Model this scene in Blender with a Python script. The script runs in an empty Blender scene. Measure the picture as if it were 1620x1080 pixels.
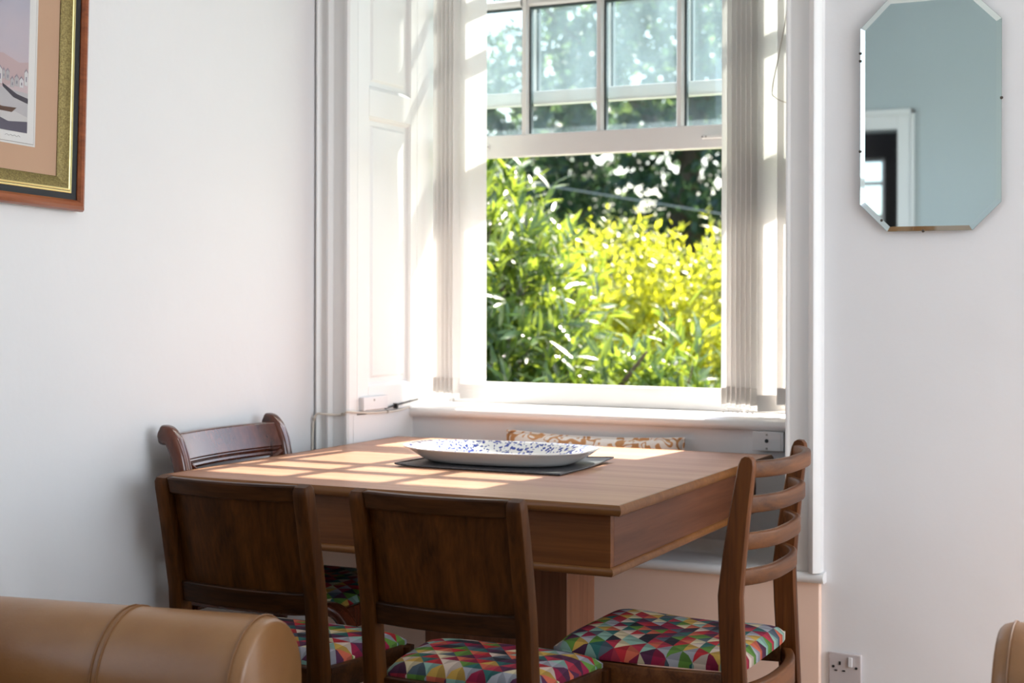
import bpy, bmesh, math, random
import numpy as np
from mathutils import Vector, Matrix, Quaternion

scene = bpy.context.scene
COL = scene.collection
R = math.radians

# ------------------------------------------------------------------ camera
cam_d = bpy.data.cameras.new('camera')
cam = bpy.data.objects.new('camera', cam_d)
COL.objects.link(cam)
cam_d.sensor_width = 36.0
cam_d.lens = 2331.3 / 1620.0 * 36.0
cam_d.shift_y = -(540.0 - 473.07) / 1620.0
cam_d.clip_start = 0.05
cam_d.clip_end = 300
cam.matrix_world = (Matrix.Translation((0, 0, 1.20)) @ Matrix.Rotation(0.453164, 4, 'Z')
                    @ Matrix.Rotation(math.pi / 2, 4, 'X') @ Matrix.Rotation(0.0024552, 4, 'Z'))
cam_d.dof.use_dof = True
cam_d.dof.focus_distance = 3.35
cam_d.dof.aperture_fstop = 3.8
scene.camera = cam

# ------------------------------------------------------------------ world, sun, added fill lights, exposure
world = bpy.data.worlds.new('world'); scene.world = world
world.use_nodes = True
wn = world.node_tree.nodes; wl = world.node_tree.links
wn.clear()
w_out = wn.new('ShaderNodeOutputWorld'); w_bg = wn.new('ShaderNodeBackground')
w_sky = wn.new('ShaderNodeTexSky')
w_sky.sky_type = 'NISHITA'; w_sky.sun_disc = False
w_sky.sun_elevation = R(50); w_sky.sun_rotation = R(7.6)
w_sky.air_density = 1.0; w_sky.dust_density = 2.5; w_sky.ozone_density = 1.0
w_bg.inputs['Strength'].default_value = 0.50
wl.new(w_sky.outputs[0], w_bg.inputs['Color']); wl.new(w_bg.outputs[0], w_out.inputs['Surface'])

sun_d = bpy.data.lights.new('sun', 'SUN'); sun = bpy.data.objects.new('sun', sun_d); COL.objects.link(sun)
sun_d.energy = 21.5; sun_d.angle = R(0.6); sun_d.color = (1.0, 0.91, 0.78)
sun.rotation_mode = 'QUATERNION'
sun.rotation_quaternion = Vector((-0.133, -1.0, -1.2)).to_track_quat('-Z', 'Y')

def fill_light(name, loc, direction, sx, sy, watts, color=(0.86, 0.93, 1.0)):
    d = bpy.data.lights.new(name, 'AREA'); o = bpy.data.objects.new(name, d); COL.objects.link(o)
    d.shape = 'RECTANGLE'; d.size = sx; d.size_y = sy; d.energy = watts; d.color = color
    o.location = loc
    o.rotation_mode = 'QUATERNION'; o.rotation_quaternion = Vector(direction).to_track_quat('-Z', 'Z')
    return o
fill_light('fill_left_window', (-2.75, 0.35, 1.75), (1, 0, 0), 2.0, 1.8, 20, (0.72, 0.86, 1.0))  # added fill in the unseen left opening, lights across the room
fill_light('fill_second_window', (0.60, 4.62, 1.75), (0, -1, -0.25), 1.2, 1.7, 40, (0.95, 0.97, 1.0))  # added fill in the unseen second front opening
fill_light('fill_right_window', (2.45, 2.45, 1.55), (-1, 0, 0), 2.5, 2.3, 115, (0.90, 0.955, 1.0))  # added fill in the unseen right opening, brightens the left wall

scene.view_settings.view_transform = 'Standard'
scene.view_settings.look = 'None'
scene.view_settings.gamma = 1.0
scene.view_settings.use_curve_mapping = False
scene.view_settings.exposure = -0.12

# ------------------------------------------------------------------ materials
def nt(name):
    m = bpy.data.materials.new(name); m.use_nodes = True
    t = m.node_tree; b = t.nodes['Principled BSDF']
    return m, t, b
def node(t, kind, **kw):
    n = t.nodes.new(kind)
    for k, v in kw.items():
        if k.startswith('i_'):
            n.inputs[int(k[2:])].default_value = v
        else:
            setattr(n, k, v)
    return n
def ramp(t, stops, interp='LINEAR'):
    r = t.nodes.new('ShaderNodeValToRGB'); e = r.color_ramp.elements
    r.color_ramp.interpolation = interp
    while len(e) > 1: e.remove(e[-1])
    e[0].position = stops[0][0]; e[0].color = (*stops[0][1], 1)
    for p, c in stops[1:]:
        x = e.new(p); x.color = (*c, 1)
    return r
def plain(name, col, rough=0.5, metal=0.0, spec=None):
    m, t, b = nt(name)
    b.inputs['Base Color'].default_value = (*col, 1); b.inputs['Roughness'].default_value = rough
    b.inputs['Metallic'].default_value = metal
    if spec is not None: b.inputs['Specular IOR Level'].default_value = spec
    return m
def paint(name, col, rough=0.5, scale=9.0, bump=0.12, dist=0.01, var=0.03):
    m, t, b = nt(name)
    co = node(t, 'ShaderNodeTexCoord')
    n1 = node(t, 'ShaderNodeTexNoise'); n1.inputs['Scale'].default_value = scale; n1.inputs['Detail'].default_value = 6
    n2 = node(t, 'ShaderNodeTexNoise'); n2.inputs['Scale'].default_value = 1.7; n2.inputs['Detail'].default_value = 3
    t.links.new(co.outputs['Object'], n1.inputs['Vector']); t.links.new(co.outputs['Object'], n2.inputs['Vector'])
    r = ramp(t, [(0.3, tuple(c * (1 - var) for c in col)), (0.7, col)])
    t.links.new(n2.outputs['Fac'], r.inputs['Fac']); t.links.new(r.outputs['Color'], b.inputs['Base Color'])
    bp = node(t, 'ShaderNodeBump'); bp.inputs['Strength'].default_value = bump; bp.inputs['Distance'].default_value = dist
    t.links.new(n1.outputs['Fac'], bp.inputs['Height']); t.links.new(bp.outputs['Normal'], b.inputs['Normal'])
    b.inputs['Roughness'].default_value = rough
    return m
def wood(name, dark, light, axis='Z', scale=28.0, stretch=0.06, rough=0.38, coat=0.0, wear=None, rot=None, spec=0.35):
    m, t, b = nt(name); b.inputs['Specular IOR Level'].default_value = spec
    co = node(t, 'ShaderNodeTexCoord'); mp = node(t, 'ShaderNodeMapping')
    s = [1.0, 1.0, 1.0]; s['XYZ'.index(axis)] = stretch
    mp.inputs['Scale'].default_value = s
    if rot: mp.inputs['Rotation'].default_value = rot
    t.links.new(co.outputs['Object'], mp.inputs['Vector'])
    n1 = node(t, 'ShaderNodeTexNoise'); n1.inputs['Scale'].default_value = scale; n1.inputs['Detail'].default_value = 8; n1.inputs['Roughness'].default_value = 0.65
    n1.inputs['Distortion'].default_value = 0.6
    n2 = node(t, 'ShaderNodeTexNoise'); n2.inputs['Scale'].default_value = scale * 7; n2.inputs['Detail'].default_value = 3
    t.links.new(mp.outputs[0], n1.inputs['Vector']); t.links.new(mp.outputs[0], n2.inputs['Vector'])
    mx = node(t, 'ShaderNodeMath', operation='MULTIPLY_ADD'); mx.inputs[1].default_value = 0.3
    t.links.new(n2.outputs['Fac'], mx.inputs[0]); t.links.new(n1.outputs['Fac'], mx.inputs[2])
    r = ramp(t, [(0.45, dark), (0.85, light)])
    t.links.new(mx.outputs[0], r.inputs['Fac'])
    src = r.outputs['Color']
    if wear:
        n3 = node(t, 'ShaderNodeTexNoise'); n3.inputs['Scale'].default_value = 5.0; n3.inputs['Detail'].default_value = 4
        t.links.new(co.outputs['Object'], n3.inputs['Vector'])
        r3 = ramp(t, [(0.5, (0, 0, 0)), (0.72, (1, 1, 1))])
        t.links.new(n3.outputs['Fac'], r3.inputs['Fac'])
        mm = node(t, 'ShaderNodeMixRGB'); mm.inputs['Color2'].default_value = (*wear, 1)
        t.links.new(r3.outputs['Color'], mm.inputs['Fac']); t.links.new(src, mm.inputs['Color1']); src = mm.outputs[0]
    t.links.new(src, b.inputs['Base Color'])
    b.inputs['Roughness'].default_value = rough
    b.inputs['Coat Weight'].default_value = coat; b.inputs['Coat Roughness'].default_value = 0.15
    bp = node(t, 'ShaderNodeBump'); bp.inputs['Strength'].default_value = 0.08; bp.inputs['Distance'].default_value = 0.002
    t.links.new(mx.outputs[0], bp.inputs['Height']); t.links.new(bp.outputs['Normal'], b.inputs['Normal'])
    return m

def harlequin(name):
    m, t, b = nt(name)
    co = node(t, 'ShaderNodeTexCoord'); sp = node(t, 'ShaderNodeSeparateXYZ')
    t.links.new(co.outputs['Object'], sp.inputs[0])
    def M(op, a, bb=None):
        n = node(t, 'ShaderNodeMath', operation=op)
        for i, v in enumerate((a, bb)):
            if v is None: continue
            if isinstance(v, (int, float)): n.inputs[i].default_value = v
            else: t.links.new(v, n.inputs[i])
        return n.outputs[0]
    u = M('DIVIDE', sp.outputs['X'], 0.045); v = M('DIVIDE', sp.outputs['Y'], 0.058)
    a = M('ADD', u, v); c = M('SUBTRACT', u, v)
    ia, ic = M('FLOOR', a), M('FLOOR', c); fa, fc = M('FRACT', a), M('FRACT', c)
    up = M('GREATER_THAN', fa, fc); lr = M('GREATER_THAN', M('ADD', fa, fc), 1.0)
    cv = node(t, 'ShaderNodeCombineXYZ')
    t.links.new(ia, cv.inputs[0]); t.links.new(ic, cv.inputs[1]); t.links.new(up, cv.inputs[2])
    wv = node(t, 'ShaderNodeTexWhiteNoise', noise_dimensions='3D'); t.links.new(cv.outputs[0], wv.inputs['Vector'])
    pal = [(0.50, 0.02, 0.03), (0.03, 0.14, 0.13), (0.72, 0.60, 0.38), (0.09, 0.02, 0.06), (0.28, 0.46, 0.38), (0.62, 0.13, 0.07),
           (0.08, 0.11, 0.14), (0.60, 0.36, 0.07), (0.30, 0.01, 0.05), (0.12, 0.26, 0.04), (0.38, 0.38, 0.42), (0.70, 0.55, 0.45), (0.02, 0.02, 0.03), (0.45, 0.03, 0.06)]
    r = ramp(t, [(i / len(pal), tuple(c * .72 for c in p)) for i, p in enumerate(pal)], 'CONSTANT')
    t.links.new(wv.outputs['Value'], r.inputs['Fac'])
    dk = node(t, 'ShaderNodeMixRGB', blend_type='MULTIPLY'); dk.inputs['Color2'].default_value = (0.42, 0.42, 0.45, 1)
    t.links.new(M('MULTIPLY', lr, 0.55), dk.inputs['Fac']); t.links.new(r.outputs['Color'], dk.inputs['Color1'])
    t.links.new(dk.outputs[0], b.inputs['Base Color'])
    b.inputs['Roughness'].default_value = 0.85; b.inputs['Specular IOR Level'].default_value = 0.25
    n = node(t, 'ShaderNodeTexNoise'); n.inputs['Scale'].default_value = 600
    t.links.new(co.outputs['Object'], n.inputs['Vector'])
    bp = node(t, 'ShaderNodeBump'); bp.inputs['Strength'].default_value = 0.15; bp.inputs['Distance'].default_value = 0.001
    t.links.new(n.outputs['Fac'], bp.inputs['Height']); t.links.new(bp.outputs['Normal'], b.inputs['Normal'])
    return m

def leaf_mat(name, refl, trans, rough=0.35, fac=0.5, var=0.35, trans2=None):
    m, t, b = nt(name); b.inputs['Specular IOR Level'].default_value = 0.9
    out = t.nodes['Material Output']
    co = node(t, 'ShaderNodeTexCoord')
    nz = node(t, 'ShaderNodeTexNoise'); nz.inputs['Scale'].default_value = 6.0; nz.inputs['Detail'].default_value = 4
    geo = node(t, 'ShaderNodeNewGeometry')
    t.links.new(geo.outputs['Position'], nz.inputs['Vector'])
    wn_ = node(t, 'ShaderNodeMath', operation='ADD')
    t.links.new(geo.outputs['Random Per Island'], wn_.inputs[0]); t.links.new(nz.outputs['Fac'], wn_.inputs[1])
    r1 = ramp(t, [(0.5, tuple(c * (1 - var) for c in refl)), (1.4 / 2 + 0.3, tuple(min(1, c * (1 + var)) for c in refl))])
    r2 = ramp(t, [(0.45, tuple(c * (1 - var) for c in trans) if trans2 is None else trans), (1.0, tuple(min(1, c * (1 + var)) for c in trans) if trans2 is None else trans2)])
    for r in (r1, r2): t.links.new(wn_.outputs[0], r.inputs['Fac'])
    t.links.new(r1.outputs[0], b.inputs['Base Color']); b.inputs['Roughness'].default_value = rough
    tr = node(t, 'ShaderNodeBsdfTranslucent'); t.links.new(r2.outputs[0], tr.inputs['Color'])
    mx = node(t, 'ShaderNodeMixShader'); mx.inputs[0].default_value = fac
    t.links.new(b.outputs[0], mx.inputs[1]); t.links.new(tr.outputs[0], mx.inputs[2]); t.links.new(mx.outputs[0], out.inputs['Surface'])
    return m

def dusty_glass(name, dust=0.048, tint=(0.955, 0.98, 0.98)):
    m, t, b = nt(name)
    out = t.nodes['Material Output']
    tp = node(t, 'ShaderNodeBsdfTransparent'); tp.inputs['Color'].default_value = (*tint, 1)
    gl = node(t, 'ShaderNodeBsdfGlossy'); gl.inputs['Roughness'].default_value = 0.02
    fr = node(t, 'ShaderNodeValue'); fr.outputs[0].default_value = 0.03
    m1 = node(t, 'ShaderNodeMixShader'); t.links.new(fr.outputs[0], m1.inputs[0]); t.links.new(tp.outputs[0], m1.inputs[1]); t.links.new(gl.outputs[0], m1.inputs[2])
    tl = node(t, 'ShaderNodeBsdfTranslucent'); tl.inputs['Color'].default_value = (0.55, 0.74, 0.86, 1)
    co = node(t, 'ShaderNodeTexCoord')
    mp = node(t, 'ShaderNodeMapping'); mp.inputs['Scale'].default_value = (1, 1, 0.35); t.links.new(co.outputs['Object'], mp.inputs['Vector'])
    n1 = node(t, 'ShaderNodeTexNoise'); n1.inputs['Scale'].default_value = 9; n1.inputs['Detail'].default_value = 8; t.links.new(mp.outputs[0], n1.inputs['Vector'])
    n2 = node(t, 'ShaderNodeTexNoise'); n2.inputs['Scale'].default_value = 160; n2.inputs['Detail'].default_value = 2; t.links.new(co.outputs['Object'], n2.inputs['Vector'])
    r1 = ramp(t, [(0.3, (dust * 0.5,) * 3), (0.75, (dust * 1.5,) * 3)]); t.links.new(n1.outputs['Fac'], r1.inputs['Fac'])
    r2 = ramp(t, [(0.72, (0, 0, 0)), (0.78, (0.25, 0.25, 0.25))]); t.links.new(n2.outputs['Fac'], r2.inputs['Fac'])
    ad = node(t, 'ShaderNodeMath', operation='ADD'); t.links.new(r1.outputs[0], ad.inputs[0]); t.links.new(r2.outputs[0], ad.inputs[1])
    m2 = node(t, 'ShaderNodeMixShader'); t.links.new(ad.outputs[0], m2.inputs[0]); t.links.new(m1.outputs[0], m2.inputs[1]); t.links.new(tl.outputs[0], m2.inputs[2])
    t.links.new(m2.outputs[0], out.inputs['Surface'])
    return m

MAT = {}
MAT['wall'] = paint('wall_paint', (0.80, 0.80, 0.815), 0.6, 7.0, 0.25, 0.012)
MAT['trim'] = paint('gloss_white_paint', (0.82, 0.815, 0.81), 0.32, 14.0, 0.10, 0.004)
MAT['peach_bounce'] = paint('peach_bounce_tint', (0.93, 0.67, 0.53), 0.55, 7.0, 0.2, 0.01)  # peach stands for warm light bounced onto the wall under the seat
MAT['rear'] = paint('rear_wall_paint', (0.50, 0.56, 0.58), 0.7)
MAT['ceiling'] = paint('ceiling_paint', (0.84, 0.84, 0.84), 0.8)
MAT['floor'] = paint('carpet', (0.50, 0.35, 0.25), 0.95, 300.0, 0.5, 0.004, 0.1)
MAT['oak'] = wood('dark_oak', (0.022, 0.0058, 0.0010), (0.105, 0.034, 0.0058), 'Z', 22, 0.07, 0.45, 0.0, spec=0.14)
MAT['oakx'] = wood('dark_oak_rail', (0.014, 0.0040, 0.0010), (0.075, 0.025, 0.0055), 'X', 22, 0.07, 0.42, 0.0, spec=0.18)
MAT['teakz'] = wood('teak_post', (0.045, 0.012, 0.0022), (0.17, 0.052, 0.010), 'Z', 24, 0.06, 0.45, 0.0, spec=0.2)
MAT['teakx'] = wood('teak_slat', (0.055, 0.017, 0.004), (0.19, 0.066, 0.018), 'X', 24, 0.06, 0.45, 0.0, spec=0.25)
MAT['mahog'] = wood('mahogany', (0.035, 0.008, 0.004), (0.13, 0.032, 0.014), 'Z', 18, 0.08, 0.22, 0.5)
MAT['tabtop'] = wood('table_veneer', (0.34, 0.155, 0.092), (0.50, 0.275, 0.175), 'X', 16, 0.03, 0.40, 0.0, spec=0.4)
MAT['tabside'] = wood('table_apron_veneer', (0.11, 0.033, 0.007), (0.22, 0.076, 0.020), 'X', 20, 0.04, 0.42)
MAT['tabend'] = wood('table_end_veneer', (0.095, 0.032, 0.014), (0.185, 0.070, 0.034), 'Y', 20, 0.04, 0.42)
MAT['tabedge'] = wood('table_edge_wood', (0.15, 0.055, 0.014), (0.26, 0.105, 0.030), 'X', 30, 0.05, 0.35)
MAT['pedestal'] = wood('pedestal_veneer', (0.15, 0.054, 0.024), (0.27, 0.11, 0.055), 'Z', 22, 0.04, 0.42)
MAT['fabric'] = harlequin('harlequin_fabric')
MAT['black'] = plain('black_plastic', (0.012, 0.012, 0.013), 0.4)
MAT['plastic'] = plain('white_plastic', (0.74, 0.73, 0.74), 0.35)
MAT['socket'] = plain('grey_white_plastic', (0.55, 0.50, 0.50), 0.3)
MAT['brass'] = plain('dull_brass', (0.35, 0.25, 0.12), 0.4, 0.9)
MAT['steel'] = plain('screw_steel', (0.35, 0.33, 0.31), 0.4, 0.9)

# ------------------------------------------------------------------ mesh helpers
class MB:
    def __init__(self): self.v = []; self.f = []
    def add(self, vs, fs):
        o = len(self.v); self.v += [tuple(p) for p in vs]; self.f += [tuple(i + o for i in f) for f in fs]; return self
    def box(self, a, b):
        x0, y0, z0 = a; x1, y1, z1 = b
        return self.add([(x0, y0, z0), (x1, y0, z0), (x1, y1, z0), (x0, y1, z0), (x0, y0, z1), (x1, y0, z1), (x1, y1, z1), (x0, y1, z1)],
                        [(0, 3, 2, 1), (4, 5, 6, 7), (0, 1, 5, 4), (1, 2, 6, 5), (2, 3, 7, 6), (3, 0, 4, 7)])
    def prism(self, poly, lo, hi, axis='Z'):
        def P(a, b, c): return {'Z': (a, b, c), 'Y': (a, c, b), 'X': (c, a, b)}[axis]
        n = len(poly); vs = [P(a, b, lo) for a, b in poly] + [P(a, b, hi) for a, b in poly]
        fs = [tuple(range(n))[::-1], tuple(range(n, 2 * n))] + [(i, (i + 1) % n, n + (i + 1) % n, n + i) for i in range(n)]
        return self.add(vs, fs)
    def sweep(self, path, prof, up=(0, 0, 1), scale=None, cap=True, closed=False):
        path = [Vector(p) for p in path]; n = len(path); m = len(prof); up = Vector(up); vs = []
        for i, p in enumerate(path):
            if closed: t = path[(i + 1) % n] - path[i - 1]
            else: t = path[min(i + 1, n - 1)] - path[max(i - 1, 0)]
            t.normalize(); s = t.cross(up)
            if s.length < 1e-6: s = t.cross(Vector((1, 0, 0)))
            s.normalize(); k = s.cross(t)
            sc = (1, 1) if scale is None else scale[i]
            if isinstance(sc, (int, float)): sc = (sc, sc)
            vs += [p + s * (a * sc[0]) + k * (b * sc[1]) for a, b in prof]
        fs = []
        for i in range(n if closed else n - 1):
            j = (i + 1) % n
            fs += [(i * m + q, i * m + (q + 1) % m, j * m + (q + 1) % m, j * m + q) for q in range(m)]
        if cap and not closed: fs += [tuple(range(m))[::-1], tuple((n - 1) * m + q for q in range(m))]
        return self.add(vs, fs)
    def tube(self, path, r, seg=8, **k):
        return self.sweep(path, circ(r, seg), **k)
    def lathe(self, prof, seg=24, c=(0, 0, 0)):
        vs = []; m = len(prof)
        for i in range(seg):
            a = 2 * math.pi * i / seg
            vs += [(c[0] + r * math.cos(a), c[1] + r * math.sin(a), c[2] + z) for r, z in prof]
        fs = [(i * m + q, ((i + 1) % seg) * m + q, ((i + 1) % seg) * m + q + 1, i * m + q + 1) for i in range(seg) for q in range(m - 1)]
        return self.add(vs, fs)
    def build(self, name, mat, parent=None, bevel=0.0, smooth=30, seg=2):
        me = bpy.data.meshes.new(name); me.from_pydata(self.v, [], self.f)
        bm = bmesh.new(); bm.from_mesh(me); bmesh.ops.recalc_face_normals(bm, faces=bm.faces); bm.to_mesh(me); bm.free()
        if smooth:
            me.polygons.foreach_set('use_smooth', [True] * len(me.polygons)); me.set_sharp_from_angle(angle=R(smooth))
        me.materials.append(MAT[mat] if isinstance(mat, str) else mat)
        o = bpy.data.objects.new(name, me); COL.objects.link(o)
        if parent: o.parent = parent
        if bevel:
            b = o.modifiers.new('bevel', 'BEVEL'); b.width = bevel; b.segments = seg; b.limit_method = 'ANGLE'; b.angle_limit = R(40)
        return o
def circ(r, n=8): return [(r * math.cos(2 * math.pi * i / n), r * math.sin(2 * math.pi * i / n)) for i in range(n)]
def rect(w, h): return [(-w / 2, -h / 2), (w / 2, -h / 2), (w / 2, h / 2), (-w / 2, h / 2)]
def rrect(w, h, r, n=4):
    out = []
    for cx, cy, a0 in ((w / 2 - r, h / 2 - r, 0), (-w / 2 + r, h / 2 - r, 90), (-w / 2 + r, -h / 2 + r, 180), (w / 2 - r, -h / 2 + r, 270)):
        out += [(cx + r * math.cos(R(a0 + 90 * i / n)), cy + r * math.sin(R(a0 + 90 * i / n))) for i in range(n + 1)]
    return out
def spline(pts, n=6):
    P = [Vector(p) for p in pts]; out = []
    for i in range(len(P) - 1):
        p0, p1, p2, p3 = P[max(i - 1, 0)], P[i], P[i + 1], P[min(i + 2, len(P) - 1)]
        for k in range(n):
            t = k / n
            out.append(0.5 * ((2 * p1) + (p2 - p0) * t + (2 * p0 - 5 * p1 + 4 * p2 - p3) * t * t + (-p0 + 3 * p1 - 3 * p2 + p3) * t ** 3))
    out.append(P[-1]); return out
def empty(name, loc=(0, 0, 0), rz=0.0):
    o = bpy.data.objects.new(name, None); COL.objects.link(o); o.location = loc; o.rotation_euler = (0, 0, rz)
    o.empty_display_size = 0.1; return o
def tag(o, label, cat, group=None):
    o['label'] = label; o['category'] = cat
    if group: o['group'] = group
    return o
def struct(o): o['kind'] = 'structure'; return o
def box(name, a, b, mat, parent=None, bevel=0.0): return MB().box(a, b).build(name, mat, parent, bevel)
def copy_tree(o, parent=None):
    c = o.copy(); COL.objects.link(c); c.parent = parent
    for ch in list(o.children):
        if ch is not c: copy_tree(ch, c)
    return c

# ------------------------------------------------------------------ room shell
XL, XR, YR, YF, ZC = -2.54, 2.30, -1.50, 3.86, 3.05
WX0, WX1, WHEAD = -2.42, -1.062, 2.80          # window recess
struct(box('floor', (XL - 0.2, YR - 3.2, -0.12), (XR + 0.2, YF + 0.9, 0.0), 'floor'))
struct(box('ceiling', (XL - 0.2, YR - 3.2, ZC), (XR + 0.2, YF + 0.9, ZC + 0.12), 'ceiling'))
# front wall, holding the window recess
m = MB()
m.box((-0.985, YF, 0), (-0.05, 4.72, ZC)); m.box((1.25, YF, 0), (XR + 0.2, 4.72, ZC)); m.box((-0.05, YF, 0), (1.25, 4.72, 0.80)); m.box((-0.05, YF, 2.80), (1.25, 4.72, ZC))
m.box((WX1, YF, 0.44), (-0.985, 4.72, ZC))
m.box((XL - 0.2, YF, 0.44), (WX0 - 0.02, 4.72, ZC))
m.box((WX0 - 0.02, YF, WHEAD), (WX1, 4.72, ZC))
m.box((XL - 0.2, YF, 0), (-0.985, 4.72, 0.44))
m.box((WX0 - 0.02, 4.225, 0.44), (WX1, 4.72, 0.82))
struct(m.build('wall_front', 'wall', smooth=0))
# left wall with an unseen opening added beside the camera for fill
m = MB()
m.box((XL - 0.2, 1.35, 0), (XL, YF, ZC)); m.box((XL - 0.2, YR, 0), (XL, -0.65, ZC))
m.box((XL - 0.2, -0.65, 0), (XL, 1.35, 0.85)); m.box((XL - 0.2, -0.65, 2.65), (XL, 1.35, ZC))
struct(m.build('wall_left', 'wall', smooth=0))
m = MB()
m.box((XR, 3.70, 0), (XR + 0.2, YF, ZC)); m.box((XR, YR, 0), (XR + 0.2, 1.20, ZC))
m.box((XR, 1.20, 0), (XR + 0.2, 3.70, 0.35)); m.box((XR, 1.20, 2.75), (XR + 0.2, 3.70, ZC))
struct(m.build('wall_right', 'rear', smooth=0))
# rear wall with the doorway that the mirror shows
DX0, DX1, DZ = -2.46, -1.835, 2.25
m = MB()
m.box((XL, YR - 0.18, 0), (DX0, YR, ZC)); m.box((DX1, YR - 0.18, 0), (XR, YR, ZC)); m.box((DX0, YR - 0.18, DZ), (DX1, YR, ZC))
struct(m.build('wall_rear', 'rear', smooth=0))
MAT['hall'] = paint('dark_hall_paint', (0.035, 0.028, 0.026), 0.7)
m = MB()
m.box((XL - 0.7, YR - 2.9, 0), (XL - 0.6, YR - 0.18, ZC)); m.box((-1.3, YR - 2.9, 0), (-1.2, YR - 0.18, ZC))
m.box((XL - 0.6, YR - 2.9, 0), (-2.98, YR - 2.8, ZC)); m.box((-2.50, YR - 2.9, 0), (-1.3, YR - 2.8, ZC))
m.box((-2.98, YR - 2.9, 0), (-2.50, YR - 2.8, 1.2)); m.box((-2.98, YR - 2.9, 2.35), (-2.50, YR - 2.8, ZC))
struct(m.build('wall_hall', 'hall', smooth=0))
w4 = struct(MB().box((-2.98, YR - 2.87, 1.2), (-2.95, YR - 2.83, 2.35)).box((-2.53, YR - 2.87, 1.2), (-2.50, YR - 2.83, 2.35))
            .box((-2.95, YR - 2.87, 2.32), (-2.53, YR - 2.83, 2.35)).box((-2.95, YR - 2.87, 1.2), (-2.53, YR - 2.83, 1.24)).build('window_4', 'trim'))
for z in (1.55, 1.86, 2.13): box('glazing_bar', (-2.95, YR - 2.86, z), (-2.53, YR - 2.84, z + 0.03), 'trim', w4)
m = MB()
m.box((DX1, YR, 0), (DX1 + 0.10, YR + 0.022, DZ + 0.10)); m.box((XL, YR, 0), (DX0, YR + 0.022, DZ + 0.10))
m.box((DX0, YR, DZ), (DX1, YR + 0.022, DZ + 0.10)); m.box((DX1 + 0.085, YR + 0.02, 0), (DX1 + 0.105, YR + 0.04, DZ + 0.12))
m.box((XL, YR + 0.02, DZ + 0.085), (DX1 + 0.105, YR + 0.04, DZ + 0.12))
struct(m.build('door_1', 'trim', bevel=0.003))
# two unseen side windows, added to let fill light into the room
def added_side_window(name, x0, x1, ya, yb, za, zb, nbar):
    w = MB()
    for (y0, y1, z0, z1) in ((ya, ya + .06, za, zb), (yb - .06, yb, za, zb), (ya + .06, yb - .06, za, za + .06), (ya + .06, yb - .06, zb - .06, zb), (ya + .06, yb - .06, (za + zb) / 2 - .025, (za + zb) / 2 + .025)):
        w.box((x0, y0, z0), (x1, y1, z1))
    o = struct(w.build(name, 'trim'))
    for i in range(nbar):
        y = ya + (yb - ya) * (i + 1) / (nbar + 1)
        box('glazing_bar', (x0 + .01, y - .012, za + .06), (x1 - .01, y + .012, (za + zb) / 2 - .025), 'trim', o)
        box('glazing_bar', (x0 + .01, y - .012, (za + zb) / 2 + .025), (x1 - .01, y + .012, zb - .06), 'trim', o)
added_side_window('added_window_2', XL - 0.10, XL - 0.06, -0.65, 1.35, 0.85, 2.65, 3)
added_side_window('added_window_5', XR + 0.06, XR + 0.10, 1.20, 3.70, 0.35, 2.75, 3)
w3 = MB()  # unseen front window, added so sunlit floor bounces warm light
for (x0, x1, z0, z1) in ((-.05, .01, .80, 2.80), (1.19, 1.25, .80, 2.80), (.01, 1.19, .80, .86), (.01, 1.19, 2.74, 2.80), (.01, 1.19, 1.70, 1.77)):
    w3.box((x0, 4.54, z0), (x1, 4.58, z1))
w3 = struct(w3.build('added_window_3', 'trim'))
for xb in (.32, .60, .88): box('glazing_bar', (xb - .012, 4.545, 1.77), (xb + .012, 4.575, 2.74), 'trim', w3)
# skirting
struct(MB().prism([(0, 0), (0.022, 0), (0.022, 0.10), (0.012, 0.125), (0, 0.135)], -0.63 + 0.0, YF, 'Y').build('baseboard_left', 'trim')).location = (XL, 0, 0)
struct(MB().prism([(0, 0), (-0.022, 0), (-0.022, 0.10), (-0.012, 0.125), (0, 0.135)], -0.98, XR, 'X').build('baseboard_front', 'trim')).location = (0, YF, 0)

# casings: vertical moulded architraves of the window
def casing(name, pts, z0, z1):
    return struct(MB().prism(pts, z0, z1).build(name, 'trim', bevel=0.0015, smooth=25))
y = YF
left_prof = [(XL, y), (XL, y - .020), (XL + .006, y - .040), (XL + .012, y - .044), (XL + .016, y - .036), (XL + .022, y - .030), (XL + .038, y - .028),
             (XL + .044, y - .038), (XL + .052, y - .040), (XL + .058, y - .020), (XL + .098, y - .018), (XL + .104, y - .028), (XL + .112, y - .030),
             (XL + .118, y - .022), (XL + .120, y + .02), (XL + .01, y + .02)]
casing('trim_1', left_prof, 0.483, WHEAD + 0.12)
x = -0.962
right_prof = [(x, y), (x, y - .030), (x - .004, y - .036), (x - .012, y - .044), (x - .018, y - .048), (x - .026, y - .044), (x - .032, y - .036), (x - .036, y - .022),
              (x - .086, y - .020), (x - .092, y - .026), (x - .098, y - .026), (x - .101, y + .02), (x - .02, y + .02)]
casing('trim_2', right_prof, 0.483, WHEAD + 0.12)
# window seat board with rounded nosing
nose = [(4.225, .455), (4.225, .483), (3.835, .483)] + [(3.835 - .014 * math.sin(R(a)), .469 + .014 * math.cos(R(a))) for a in (20, 45, 70, 90, 110, 135, 160)] + [(3.835, .455)]
struct(MB().prism([(p[0], p[1]) for p in nose], XL, -0.955, 'X').build('trim_3', 'trim', smooth=40))
# plaster face under the seat, warm bounce light put into its colour
struct(MB().box((XL, YF - 0.02, 0), (-0.967, YF, 0.455)).build('trim_5', 'peach_bounce', bevel=0.004))
# window board
sill = [(4.60, .815), (4.60, .845), (4.21, .845), (4.203, .842), (4.198, .834), (4.198, .826), (4.203, .818), (4.21, .815)]
struct(MB().prism(sill, WX0, WX1, 'X').build('trim_4', 'trim', smooth=40))
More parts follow.
